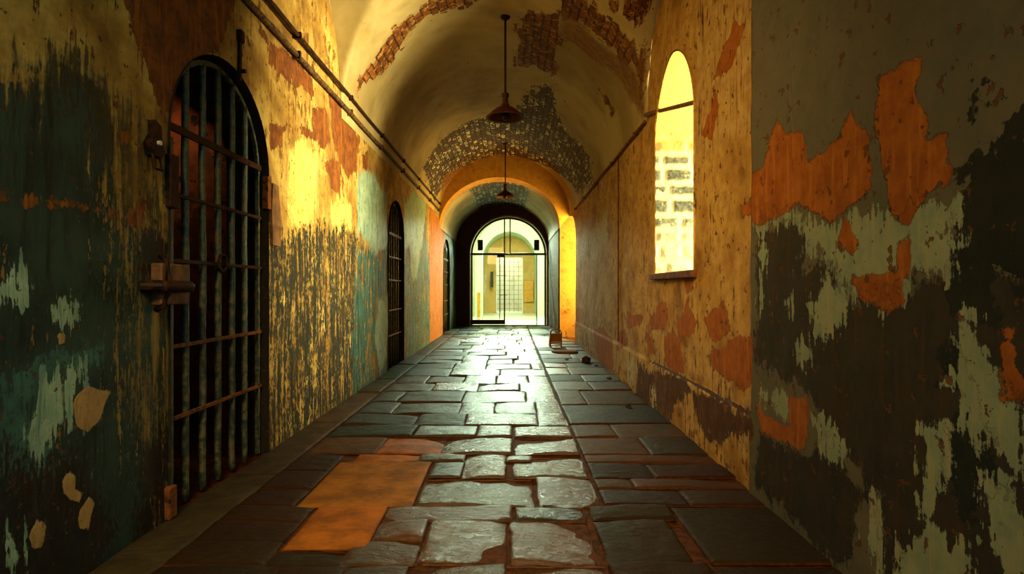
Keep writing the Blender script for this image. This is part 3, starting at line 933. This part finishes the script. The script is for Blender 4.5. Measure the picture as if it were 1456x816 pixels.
# ------------------------------------------------------------------ iron gates
def make_gate(c, nbar, xs=-0.055, detail=True):
    y0, y1, spr, apx = c
    fn = arch_fn(*c); cy = (y0+y1)/2
    g = empty('cell_gate', (WL+xs, cy, 0))
    L = lambda y: y-cy
    bm = bmesh.new()
    prof = [p for p in arch_profile((y0+.03, y1-.03, spr, apx-.03), 0.0, 30)]
    # flat iron surround following the arch
    w, t = .028, .012
    ring = []
    for k, (y, z) in enumerate(prof):
        q = Vector((y-cy, z-spr)) if z > spr else Vector((y-cy, 0))
        q.normalize()
        ring.append([bm.verts.new((-t, L(y), z)), bm.verts.new((t, L(y), z)), bm.verts.new((t, L(y)-q.x*w, z-q.y*w)), bm.verts.new((-t, L(y)-q.x*w, z-q.y*w))])
    for A, B in zip(ring, ring[1:]):
        for k in range(4): bm.faces.new((A[k], A[(k+1) % 4], B[(k+1) % 4], B[k]))
    bm.faces.new(ring[0]); bm.faces.new(ring[-1][::-1])
    bm_obj('frame', bm, M['iron_teal'] if detail else M['iron'], g)
    sp = (y1-y0-.14)/(nbar+1)
    bys = [y0+.12+sp*(k+.75) for k in range(nbar)]
    r = .020
    for k, by in enumerate(bys):
        bm = bmesh.new()
        zt = fn(by)-.045
        pts = line((0, L(by), 0.0), (0, L(by), zt), 44 if detail else 8)
        pts = [p+Vector((.003*mnoise.noise((0, by, p.z*3)), .006*mnoise.noise((5, by, p.z*2)), 0)) for p in pts]
        bm_tube(bm, pts, r, 12 if detail else 8, wob=.12 if detail else 0)
        bm_obj('bar', bm, M['iron_teal'], g, True)
    for z in (2.08, 1.715, 1.355, .89, .50):
        z = z*spr/2.02
        bm = bmesh.new()
        yy0, yy1 = y0+.035, y1-.035
        if z > spr:
            while fn(yy0) < z+.04: yy0 += .01
            while fn(yy1) < z+.04: yy1 -= .01
        th = .030 if z > 1.9 else .016
        pts = line((.018, L(yy0), z), (.018, L(yy1), z), 16)
        bm_box(bm, (.010, L(yy0), z-th), (.026, L(yy1), z+th*.4), .003)
        bm_obj('crossbar', bm, M['iron_rust'] if z < 1.2 else M['iron'], g)
    return g
g1 = make_gate(cells[0], 5)
tag(g1, 'nearest black iron barred cell gate, with a ring on its crossbar', 'gate', 'cell gates along the left wall')
bm = bmesh.new()
for k in range(24):
    pass
cyl = [(0, .07*math.cos(2*PI*k/24), .07*math.sin(2*PI*k/24)) for k in range(25)]
cy1 = (cells[0][0]+cells[0][1])/2
bm_tube(bm, [(.032, p[1]*.75, 1.36+p[2]*.75) for p in cyl], .009, 8, cap=False)
bm_obj('ring', bm, M['iron'], g1, True)
# pivot post with blocks on the hinge side
bm = bmesh.new(); bm_box(bm, (.015, -.615, .02), (.055, -.585, 2.0), .004)
bm_obj('pivot_post', bm, M['iron_teal'], g1)
bm = bmesh.new(); bm_box(bm, (.03, -.66, 1.62), (.085, -.585, 1.90), .008)
bm_obj('hinge', bm, M['iron'], g1)
bm = bmesh.new(); bm_box(bm, (.03, -.67, -.0), (.085, -.60, .17), .012)
bm_obj('hinge', bm, M['iron_rust'], g1)
bm = bmesh.new(); bm_box(bm, (.03, .60, 1.78), (.075, .66, 2.02), .008)
bm_obj('latch_plate', bm, M['iron_rust'], g1)
g2 = make_gate(cells[1], 5, detail=False)
tag(g2, 'second iron barred cell gate along the left wall, beside pale mint paint', 'gate', 'cell gates along the left wall')
g3 = make_gate(cells[2], 5, detail=False)
tag(g3, 'farthest iron barred cell gate on the left, near the end wall', 'gate', 'cell gates along the left wall')

# ------------------------------------------------------------------ ironwork on the left wall
def lp(px, py, x=WL):
    d = -x*F/(CX-px); return Vector((x, d, EYE+(CY-py)*d/F))
# sliding bolt on its wooden block
p = lp(232, 404)
t = empty('sliding_bolt', (WL+.01, p.y, p.z))
bm = bmesh.new(); bm_box(bm, (-.01, -.11, -.105), (.05, .13, .105), .01); bm_obj('backing_block', bm, M['wood_pale'], t)
bm = bmesh.new(); bm_tube(bm, line((.072, -.16, -.012), (.072, .10, -.012), 8), .030, 16); bl = bm_obj('bolt', bm, M['iron'], t, True)
bm = bmesh.new(); bm_box(bm, (-.008, -.17, -.04), (.06, -.125, .02), .006); bm_tube(bm, line((-.005, -.20, -.01), (.072, -.15, -.012), 4), .026, 10)
bm_obj('bolt_handle', bm, M['iron'], bl)
bm = bmesh.new()
bm_tube(bm, [(.02, -.075, .14), (.062, -.085, .115), (.072, -.095, .03), (.072, -.10, -.05), (.062, -.115, -.105), (.02, -.115, -.13)], .014, 8)
bm_obj('staple', bm, M['iron'], t, True)
tag(t, 'heavy black iron sliding bolt on a worn wooden block beside the nearest gate', 'bolt')
# hasp with open loop
p = lp(214, 212)
t = empty('wall_hasp', (WL+.008, p.y, p.z))
bm = bmesh.new()
out = [(-.035, -.035), (-.055, .02), (-.015, .075), (-.02, .14), (.03, .12), (.035, .05), (.06, .0), (.035, -.04)]
A = [bm.verts.new((-.012, y, z)) for y, z in out]; B = [bm.verts.new((.03, y, z)) for y, z in out]
bm.faces.new(A[::-1]); bm.faces.new(B)
for k in range(len(out)): bm.faces.new((A[k], A[(k+1) % 8], B[(k+1) % 8], B[k]))
bmesh.ops.recalc_face_normals(bm, faces=bm.faces)
hp = bm_obj('plate', bm, M['iron'], t)
bm = bmesh.new()
bm_tube(bm, [(.02, -.03, -.03), (.03, -.03, -.10), (.03, .03, -.10), (.02, .03, -.03)], .009, 8)
bm_obj('loop', bm, M['iron'], hp)
bm = bmesh.new(); bm_tube(bm, line((.02, 0, .03), (.045, 0, .03), 2), .012, 10); bm_obj('rivet', bm, M['white_metal'], hp)
tag(t, 'black iron hasp with a small square loop on the wall left of the nearest gate', 'hasp')
# upright strap above the gate
p = lp(338, 78)
t = empty('iron_strap', (WL+.008, p.y, p.z))
bm = bmesh.new(); bm_box(bm, (-.01, -.016, -.17), (.014, .016, .10), .004); bm_obj('strap', bm, M['iron'], t)
bm = bmesh.new(); bm_box(bm, (-.01, -.028, .08), (.03, .028, .16), .012); bm_obj('eye', bm, M['iron'], t)
bm = bmesh.new(); bm_tube(bm, line((0, .02, -.10), (.035, .02, -.10), 2), .014, 10); bm_obj('rivet', bm, M['iron'], t)
tag(t, 'short black iron strap fixed upright on the wall above the nearest gate arch', 'strap')
# splintered timber strip on the far jamb
p0 = lp(388, 262); p1 = lp(390, 372)
bm = bmesh.new()
pl = [(0, 0), (.10, 0), (.16, .25), (.15, .46), (.0, .46), (-.02, .2)]
A = [bm.verts.new((WL-.012, p0.y-.05+a, p0.z-b)) for a, b in pl]; B = [bm.verts.new((WL+.022, p0.y-.05+a, p0.z-b)) for a, b in pl]
bm.faces.new(A); bm.faces.new(B[::-1])
for k in range(6): bm.faces.new((A[k], B[k], B[(k+1) % 6], A[(k+1) % 6]))
bmesh.ops.recalc_face_normals(bm, faces=bm.faces)
tag(bm_obj('timber_strip', bm, M['wood_pale']), 'splintered brown timber strip on the wall right of the nearest gate', 'timber')

# ------------------------------------------------------------------ pipes and rods
def pipe(name, x, z, y0, y1, r, mat, label, cat='pipe', sag=.012, clip=1.6):
    t = empty(name, (x, y0, z))
    bm = bmesh.new()
    pts = [Vector((.006*mnoise.noise((q*.9, 3, z)), q-y0, sag*mnoise.noise((q*.6, z, 1)))) for q in steps(y0, y1, lambda q: .18)]
    bm_tube(bm, pts, r, 10, wob=.2); bm_obj('tube', bm, mat, t, True)
    y = y0+.5
    while y < y1:
        bm = bmesh.new(); s = 1 if x > 0 else -1
        bm_box(bm, (-r*1.5 if s > 0 else -r*2.0, y-y0-.016, -r*1.5), (r*2.0 if s > 0 else r*1.5, y-y0+.016, r*1.5), .003)
        bm_obj('clip', bm, mat, t); y += clip
    return tag(t, label, cat)
M['pipe'] = iron('painted_pipe', (.16, .10, .035), (.05, .022, .01), .5, .6, .0)
pipe('conduit', WL+.035, 3.11, 1.2, YEND, .022, M['pipe'], 'lower of two long conduits running along the top of the left wall', 'conduit')
pipe('conduit', WL+.045, 3.27, 1.2, YRIB, .018, M['iron'], 'upper thinner dark conduit running along the left vault springing', 'conduit')
pipe('conduit', WR-.03, 2.96, 6.32, opn[0]-.05, .016, M['iron_rust'], 'rusty conduit along the top of the right wall beyond the window', 'conduit')
bm = bmesh.new()
zb = EYE+(CY-161)*5.2/F
bm_tube(bm, line((WR+.02, win[0]-.02, 2.66), (WR+.02, win[1]+.02, 2.97), 10), .020, 10)
bm_tube(bm, line((WR+.0, win[1]-.02, 2.955), (WR-.03, win[1]+.30, 3.02), 4), .022, 10)
rod = tag(bm_obj('tie_rod', bm, M['wood_pale'], None, True), 'pale iron tie rod crossing the arched window near its top', 'rod')
# slim vertical pipe on the right wall
bm = bmesh.new(); bm_tube(bm, line((WR-.018, 7.95, .5), (WR-.018, 7.95, 2.95), 20), .010, 8, wob=.3)
tag(bm_obj('wall_pipe', bm, M['iron_rust'], None, True), 'thin rusty vertical pipe on the right wall beyond the window', 'pipe')

# ------------------------------------------------------------------ pendant lamps
def make_pendant(x, y, ztop, zshade):
    t = empty('pendant_lamp', (x, y, ztop))
    dz = zshade-ztop
    bm = bmesh.new(); bm_lathe(bm, [(0, .02), (.055, .02), (.06, -.01), (.045, -.03), (.015, -.045), (0, -.045)], (0, 0, 0), 24)
    bm_obj('ceiling_rose', bm, M['iron'], t, True)
    bm = bmesh.new(); bm_tube(bm, line((0, 0, -.02), (0, 0, dz+.27), 6), .0125, 10); bm_obj('rod', bm, M['iron'], t, True)
    bm = bmesh.new()
    bm_lathe(bm, [(0, .30), (.026, .30), (.044, .285), (.046, .255), (.034, .24), (.034, .17), (.048, .16), (.05, .13)], (0, 0, dz), 28)
    bm_obj('lamp_neck', bm, M['shade'], t, True)
    bm = bmesh.new()
    bm_lathe(bm, [(.05, .135), (.075, .125), (.12, .10), (.165, .065), (.195, .035), (.212, .015), (.232, .004), (.232, -.006), (.205, .006), (.18, .03), (.14, .062), (.09, .09), (.05, .10), (0, .10)], (0, 0, dz), 48)
    shd = bm_obj('lamp_shade', bm, M['shade'], t, True)
    bm = bmesh.new()
    bm_lathe(bm, [(0, .10), (.03, .09), (.035, .06), (.05, .02), (.045, -.01), (.02, -.03), (0, -.034)], (0, 0, dz), 24)
    bm_obj('bulb', bm, M['black'], shd, True)
    return t
yl = 7.25; xl = (718.5-CX)*yl/F
d1 = make_pendant(xl, yl, z_main(xl)-.0, EYE+(CY-167)*yl/F)
tag(d1, 'nearer pendant lamp with wide rusty metal shade on a long rod', 'lamp', 'pendant lamps down the vault')
yl = 13.6; xl = (718.5-CX)*yl/F
d2 = d1.copy(); COL.objects.link(d2)
for ch in list(d1.children):
    cc = ch.copy(); COL.objects.link(cc); cc.parent = d2
    for gr in list(ch.children):
        gc = gr.copy(); COL.objects.link(gc); gc.parent = cc
d2.location = (xl, yl, z_main(xl))
tag(d2, 'farther pendant lamp hanging before the end archway', 'lamp', 'pendant lamps down the vault')

# ------------------------------------------------------------------ end wall with arched glazed doorway
AX0, AX1, ASP, AAP = -1.335, 1.155, 2.30, 3.53
fa = arch_fn(AX0, AX1, ASP, AAP)
vv = []; ff = []
xs = [WL-.1]+[AX0+(AX1-AX0)*(0.5-0.5*math.cos(PI*k/40)) for k in range(41)]+[WR2+.1]
def quad(a): ff.append(tuple(range(len(vv), len(vv)+4))); vv.extend(a)
quad([(WL-.1, YEND, -.05), (AX0, YEND, -.05), (AX0, YEND, 4.2), (WL-.1, YEND, 4.2)])
quad([(AX1, YEND, -.05), (WR2+.1, YEND, -.05), (WR2+.1, YEND, 4.2), (AX1, YEND, 4.2)])
ax = xs[1:-1]
for a, b in zip(ax, ax[1:]): quad([(a, YEND, fa(a)), (b, YEND, fa(b)), (b, YEND, 4.2), (a, YEND, 4.2)])
prof = [(AX0, -.05), (AX0, 1.2)]+[(a, fa(a)) for a in ax]+[(AX1, 1.2), (AX1, -.05)]
for (a, za), (b, zb) in zip(prof, prof[1:]): quad([(a, YEND, za), (a, YEND+.35, za), (b, YEND+.35, zb), (b, YEND, zb)])
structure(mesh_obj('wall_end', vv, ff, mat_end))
# pale moulding round the arch
def arch_band(name, r0, r1, y0, y1, mat, parent=None, zl=0.0):
    bm = bmesh.new(); rings = []
    c = (AX0+AX1)/2
    for (a, z) in [(AX0, zl), (AX0, 1.2)]+[(a, fa(a)) for a in ax]+[(AX1, 1.2), (AX1, zl)]:
        q = Vector((a-c, (z-ASP) if z > ASP else 0)).normalized()
        rings.append([bm.verts.new((a+q.x*r, y, z+q.y*r)) for r, y in ((r0, y0), (r1, y0), (r1, y1), (r0, y1))])
    for A, B in zip(rings, rings[1:]):
        for k in range(4): bm.faces.new((A[k], A[(k+1) % 4], B[(k+1) % 4], B[k]))
    bmesh.ops.recalc_face_normals(bm, faces=bm.faces)
    return bm_obj(name, bm, mat, parent)
M['mould'] = plain('pale_moulding', (.50, .38, .18), .6, .4, 8)
structure(arch_band('trim_3', -.012, .028, YEND-.03, YEND+.05, M['mould']))
yd = YEND+.18
def px_x(px): return (px-CX)*yd/F
def px_z(py): return EYE+(CY-py)*yd/F
dr = structure(empty('door_1', (0, yd, 0)))
arch_band('door_frame', -.075, -.015, -.03, .03, M['frame'], dr).location = (0, 0, 0)
def dbox(name, x0, x1, z0, z1, mat=M['frame'], th=.022, parent=dr, dy=0):
    bm = bmesh.new(); bm_box(bm, (x0, dy-th, z0), (x1, dy+th, z1), .004); return bm_obj(name, bm, mat, parent)
dbox('transom', AX0, AX1+.02, px_z(362.8), px_z(359.8), th=.05)
dbox('door_stile', px_x(663.8), px_x(667.6), .03, px_z(362))
dbox('door_stile', px_x(716.4), px_x(718.2), .03, px_z(362))
dbox('bottom_rail', px_x(664), px_x(718), .03, px_z(454.6))
dbox('door_closer', px_x(707), px_x(717.5), px_z(365.8), px_z(362.5), th=.05)
dbox('door_bar', px_x(710), px_x(711), .2, px_z(362), th=.012)
dbox('door_stile', px_x(762.4), px_x(763.8), .02, px_z(362), M['frame'])
dbox('door_handle', px_x(710), px_x(721), px_z(419.6), px_z(418.6), th=.04)
dbox('door_handle', px_x(705), px_x(720), px_z(391.6), px_z(391), th=.03)
dbox('fanlight_bar', px_x(716.4), px_x(718.4), px_z(361), 3.50, M['mould'])
dbox('fanlight_bar', px_x(724.4), px_x(726.2), px_z(361), 3.50, M['mould'])
dbox('glass_pane', px_x(667.6), px_x(716.4), .15, px_z(362.8), M['glass'], .004)
dbox('glass_pane', px_x(718.2), px_x(762.4), .03, px_z(362.8), M['glass'], .004)
bm = bmesh.new()
vs = [bm.verts.new((a*.985, 0, max(fa(a)-.04, px_z(359.8)))) for a in ax if fa(a) > px_z(359)]
bm.faces.new(vs); bm_obj('glass_pane', bm, M['glass'], dr)
# threshold
bm = bmesh.new(); bm_box(bm, (AX0-.05, YEND-.02, -.04), (AX1+.05, YEND+.36, .012), .004); structure(bm_obj('trim_4', bm, M['frame']))

# loudspeakers above the doorway
for px, lab, m in ((683, 'black box loudspeaker at the left of the arched fanlight', 'speaker'), (763, 'dark brown box loudspeaker at the right of the arched fanlight', 'speaker_brown')):
    yy = YEND+.02; x = (px-CX)*yy/F; z = EYE+(CY-348.5)*yy/F
    t = empty('loudspeaker', (x, yy, z))
    bm = bmesh.new(); bm_box(bm, (-.085, -.06, -.17), (.085, .06, .17), .012); bm_obj('cabinet', bm, M[m], t)
    bm = bmesh.new(); bm_box(bm, (-.07, -.068, -.15), (.07, -.058, .15), .003); bm_obj('grille', bm, M['black'] if m == 'speaker' else M['speaker_brown'], t)
    bm = bmesh.new(); bm_box(bm, (-.02, .05, -.02), (.02, .12, .02)); bm_obj('bracket', bm, M['iron'], t)
    tag(t, lab, 'speaker', 'loudspeakers in the end arch')

# ------------------------------------------------------------------ bright hall beyond the doors
HX0, HX1, HY0, HY1 = -1.62, 1.45, YEND+.35, 29.0
HS, HR = 2.55, 1.75
hc, hh = (HX0+HX1)/2, (HX1-HX0)/2
mat_hall = peel('whitewashed_hall', [(0.3, (.36, .34, .20)), (0.5, (.50, .50, .36)), (0.7, (.44, .42, .28))], [], pits=(7, .66, (.40, .34, .18), .7))
mat_hall_g = peel('green_white_plaster', [(0.3, (.40, .52, .36)), (0.5, (.52, .62, .44)), (0.7, (.46, .56, .38))], [])
mat_hall_o = peel('ochre_hall_plaster', [(0.3, (.42, .24, .07)), (0.5, (.55, .36, .12)), (0.7, (.46, .28, .09))], [])
mat_hall_f = plain('pale_hall_floor', (.60, .66, .54), .28, .2, 3)
structure(mesh_obj('floor_hall', [(HX0-.1, HY0-.02, -.004), (HX1+.1, HY0-.02, -.004), (HX1+.1, HY1+3, -.004), (HX0-.1, HY1+3, -.004)], [(0, 1, 2, 3)], mat_hall_f))
for nm, x, r in (('wall_hall_left', HX0, 0), ('wall_hall_right', HX1, 1)):
    f = (0, 1, 2, 3)
    structure(mesh_obj(nm, [(x, HY0, -.05), (x, HY1, -.05), (x, HY1, HS), (x, HY0, HS)], [f], mat_hall))
vv = []; ff = []
for y in (HY0, HY1):
    for k in range(49):
        a = PI*k/48; vv.append((hc+hh*math.cos(a), y, HS+HR*math.sin(a)))
for k in range(48): ff.append((k, k+1, k+50, k+49))
structure(mesh_obj('ceiling_hall', vv, ff, mat_hall, smooth=True))
# front return (back of the end wall)
def arch_wall(name, y, x0, x1, h, bx0, bx1, spr, apx, mat, th):
    fn = arch_fn(bx0, bx1, spr, apx)
    vv = []; ff = []
    xs = [bx0+(bx1-bx0)*(0.5-0.5*math.cos(PI*k/32)) for k in range(33)]
    def q(a): ff.append(tuple(range(len(vv), len(vv)+4))); vv.extend(a)
    q([(x0, y, -.02), (bx0, y, -.02), (bx0, y, h), (x0, y, h)]); q([(bx1, y, -.02), (x1, y, -.02), (x1, y, h), (bx1, y, h)])
    for a, b in zip(xs, xs[1:]): q([(a, y, fn(a)), (b, y, fn(b)), (b, y, h), (a, y, h)])
    pr = [(bx0, -.02)]+[(a, fn(a)) for a in xs]+[(bx1, -.02)]
    for (a, za), (b, zb) in zip(pr, pr[1:]): q([(a, y, za), (a, y+th, za), (b, y+th, zb), (b, y, zb)])
    return structure(mesh_obj(name, vv, ff, mat))
arch_wall('wall_hall_arch', 26.5, HX0-.05, HX1+.05, 4.4, -1.30, 1.12, 2.35, 3.72, mat_hall_g, 2.5)
# back wall with a gate opening
gx0, gx1, gz = (705.5-CX)*HY1/F, (743.5-CX)*HY1/F, EYE+(CY-366)*HY1/F
vv = []; ff = []
quad([(HX0, HY1, -.02), (gx0, HY1, -.02), (gx0, HY1, 4.4), (HX0, HY1, 4.4)])
quad([(gx1, HY1, -.02), (HX1, HY1, -.02), (HX1, HY1, 4.4), (gx1, HY1, 4.4)])
quad([(gx0, HY1, gz), (gx1, HY1, gz), (gx1, HY1, 4.4), (gx0, HY1, 4.4)])
structure(mesh_obj('wall_hall_back', vv, ff, mat_hall_o))
structure(mesh_obj('wall_yard', [(-4, HY1+3, -.05), (4, HY1+3, -.05), (4, HY1+3, 5), (-4, HY1+3, 5)], [(0, 1, 2, 3)], mat_hall))
# lattice gate
t = empty('lattice_gate', ((gx0+gx1)/2, HY1-.04, 0))
w = (gx1-gx0)/2
bm = bmesh.new()
for a in (-w, w-.03): bm_box(bm, (a, -.02, 0), (a+.03, .02, gz))
bm_box(bm, (-w, -.02, gz-.03), (w, .02, gz)); bm_box(bm, (-w, -.02, 0.02), (w, .02, .05))
bm_obj('frame', bm, M['white_metal'], t)
for k in range(1, 6):
    bm = bmesh.new(); x = -w+2*w*k/6; bm_box(bm, (x-.008, -.012, .02), (x+.008, .012, gz-.01)); bm_obj('bar', bm, M['frame'], t)
for k in range(1, 12):
    bm = bmesh.new(); z = gz*k/12; bm_box(bm, (-w, -.009, z-.006), (w, .009, z+.006)); bm_obj('crossbar', bm, M['frame'], t)
tag(t, 'tall pale lattice gate glowing with daylight at the back of the far hall', 'gate')
# things in the hall
def hx(px, y): return (px-CX)*y/F
bm = bmesh.new(); bm_box(bm, (hx(697.5, 28.7), 28.6, 1.25), (hx(701.5, 28.7), 28.72, 2.0), .01)
tag(bm_obj('wall_cabinet', bm, M['speaker']), 'small dark box on the hall wall left of the lattice gate', 'box')
bm = bmesh.new(); bm_box(bm, (hx(678.5, 22.5), 22.4, 0.12), (hx(683, 22.5), 22.5, 1.05), .01)
bm_box(bm, (hx(679.5, 22.5), 22.38, 0), (hx(680.2, 22.5), 22.5, .14)); bm_box(bm, (hx(681.5, 22.5), 22.38, 0), (hx(682.2, 22.5), 22.5, .14))
tag(bm_obj('standing_panel', bm, M['yellow']), 'narrow yellow panel standing on the hall floor behind the glass door', 'panel')
bm = bmesh.new(); bm_box(bm, (hx(745, 28.8), 28.86, .55), (hx(758.5, 28.8), 28.92, 1.55), .01)
tag(bm_obj('notice_board', bm, M['yellow']), 'square amber board on the hall back wall right of the lattice gate', 'board')
bm = bmesh.new(); bm_tube(bm, line((hx(686, 23), 23, 0), (hx(686, 23), 23, 3.0), 4), .018, 10)
tag(bm_obj('hall_pole', bm, M['white_metal'], None, True), 'slim pale pole standing in the far hall behind the left glass leaf', 'pole')

# ------------------------------------------------------------------ small things on the corridor floor
ys = 14.3
ys = 1020/(493-410)
t = empty('folding_sign', ((790.5-CX)*ys/F, ys, .0), math.radians(8))
w, hgt = .115, .37
bm = bmesh.new()
pts = [(-w, 0, 0), (-w, 0, hgt-.10)]+[(-w*math.cos(PI*k/12), 0, hgt-.10+.10*math.sin(PI*k/12)) for k in range(1, 12)]+[(w, 0, hgt-.10), (w, 0, 0)]
bm_tube(bm, pts, .014, 8); bm_obj('hoop_frame', bm, M['yellow'], t, True)
bm = bmesh.new(); bm_box(bm, (-w, -.008, .11), (w, .008, .275)); bm_obj('board', bm, M['amber'], t)
bm = bmesh.new(); bm_box(bm, (-w, -.008, .06), (w, .008, .108)); bm_obj('lower_panel', bm, M['pale'], t)
bm = bmesh.new()
bm_tube(bm, [(-w, .02, .24), (-w, .14, .01)], .010, 8); bm_tube(bm, [(w, .02, .24), (w, .14, .01)], .010, 8); bm_tube(bm, [(-w, .14, .012), (w, .14, .012)], .010, 8)
bm_obj('rear_stand', bm, M['yellow'], t)
tag(t, 'small amber hoop-topped folding sign standing by the right wall near the doors', 'sign')
# terracotta mat on a stone slab
y2 = 1020/(501-410); bm = bmesh.new()
bm_lathe(bm, [(0, .03), (.20, .028), (.215, .015), (.215, .0), (0, 0)], (0, 0, 0), 32)
o = tag(bm_obj('round_mat', bm, M['terracotta'], None, True), 'round terracotta coloured mat lying before the folding sign', 'mat'); o.location = ((803-CX)*y2/F, y2, .004); o.scale = (1.15, 1.3, 1)
def rock(name, loc, s, label, cat, mat=M['stone'], group=None, seed=0):
    bm = bmesh.new(); bmesh.ops.create_icosphere(bm, subdivisions=3, radius=1)
    for v in bm.verts:
        k = 1+.35*mnoise.noise(v.co*1.3+Vector((seed, 0, 0))); v.co = Vector((v.co.x*s[0]*k, v.co.y*s[1]*k, max(v.co.z, -.5)*s[2]*k))
    o = bm_obj(name, bm, mat, None, True); o.location = loc
    return tag(o, label, cat, group)
y3 = 1020/(515-410)
rock('loose_stone', ((833-CX)*y3/F, y3, .035), (.075, .07, .065), 'dark rounded stone on the floor against the right wall', 'stone', seed=1)
y3 = 1020/(578-410)
rock('pebble', ((893-CX)*y3/F, y3, .012), (.026, .024, .022), 'small dark pebble on the slabs right of the long joint', 'pebble', seed=5)

rc = random.Random(4)
for i, (px, py) in enumerate(((806, 512), (848, 520), (866, 538), (905, 560))):
    yy = 1020/(py-410)
    rock('plaster_chip', ((px-CX)*yy/F, yy, .012), (.03+.02*rc.random(), .025, .014), ('pale plaster chip on the floor before the round mat', 'pale plaster chip on the floor just right of the dark rounded stone',
         'pale plaster chip by the right wall between the dark stone and the pebble', 'pale plaster chip beside the small dark pebble')[i], 'chip', M['wood_pale'], 'plaster chips along the right wall', seed=20+i)

# ------------------------------------------------------------------ lights
def area(name, loc, target, sx, sy, energy, color, spread=None):
    l = bpy.data.lights.new(name, 'AREA'); l.shape = 'RECTANGLE'; l.size = sx; l.size_y = sy
    l.energy = energy; l.color = color
    if spread: l.spread = spread
    o = bpy.data.objects.new(name, l); COL.objects.link(o)
    o.location = loc
    d = Vector(target)-Vector(loc)
    o.rotation_euler = d.to_track_quat('-Z', 'Y').to_euler()
    return o
WARM = (1.0, .80, .42); ORNG = (1.0, .60, .15); COOL = (.78, 1.0, .78); TEAL = (.55, 1.0, .92)
area('window_light', (3.7, 4.75, 2.0), (WL, 6.0, 2.7), 1.0, 2.0, 800, WARM)
area('opening_light', (2.2, 14.1, 1.9), (WL, 14.0, 1.9), 1.1, 2.4, 270, ORNG)
area('hall_light', (hc, 23.2, 4.0), (hc, 25.5, 0), 1.8, 2.0, 420, (.95, 1, .74))
area('yard_light', (0, HY1+1.2, 4.5), (0, HY1+3, 1.5), 3.5, 1.5, 330, (1, .98, .8))
area('door_light', (-.1, 22.0, 3.86), (-.1, 8, .2), 1.3, .3, 680, COOL)
area('cell_fill', (WL-T1-.6, 4.55, 2.6), (WL-T1-1.5, 4.9, 1.5), .4, .4, 2.2, (1, .55, .25))  # unseen lamp added so the nearest cell's inside shows dimly
area('near_fill', (1.38, 1.1, 1.9), (WL, 1.0, 1.5), .9, 1.2, 16, TEAL)
area('near_fill_right', (-1.72, .9, 1.5), (WR, 1.6, 1.4), .9, 1.2, 4.5, (.72, 1, .84))
area('wall_warm_fill', (-1.0, .4, 3.3), (WR, 6.5, 1.4), 1.1, 1.1, 17, (1, .68, .28), math.radians(52))  # added fill, no real source: brightens and warms the right wall
area('rear_warm_fill', (-.4, -1.2, 4.1), (-.1, 3.3, 0), 1.6, 1.0, 30, (1, .68, .30), math.radians(58))  # added fill behind the camera, warms the near floor

wd = bpy.data.worlds.new('world'); bpy.context.scene.world = wd; wd.use_nodes = True
bg = wd.node_tree.nodes['Background']; bg.inputs[0].default_value = (.66, .70, .52, 1); bg.inputs[1].default_value = .05

# ------------------------------------------------------------------ camera
cam = bpy.data.cameras.new('camera'); cam.sensor_width = 36; cam.lens = 36*F/1456
cam.shift_x = (728-CX)/1456; cam.shift_y = -(408-CY)/1456; cam.clip_start = .02; cam.clip_end = 200
co = bpy.data.objects.new('camera', cam); COL.objects.link(co)
co.location = (0, 0, EYE); co.rotation_euler = (PI/2, 0, 0)
sc = bpy.context.scene; sc.camera = co
sc.view_settings.view_transform = 'Standard'
sc.view_settings.look = 'Medium High Contrast'
sc.view_settings.exposure = 0.15
sc.cycles.use_denoising = True
sc.cycles.max_bounces = 10; sc.cycles.diffuse_bounces = 5
sc.cycles.sample_clamp_indirect = 6
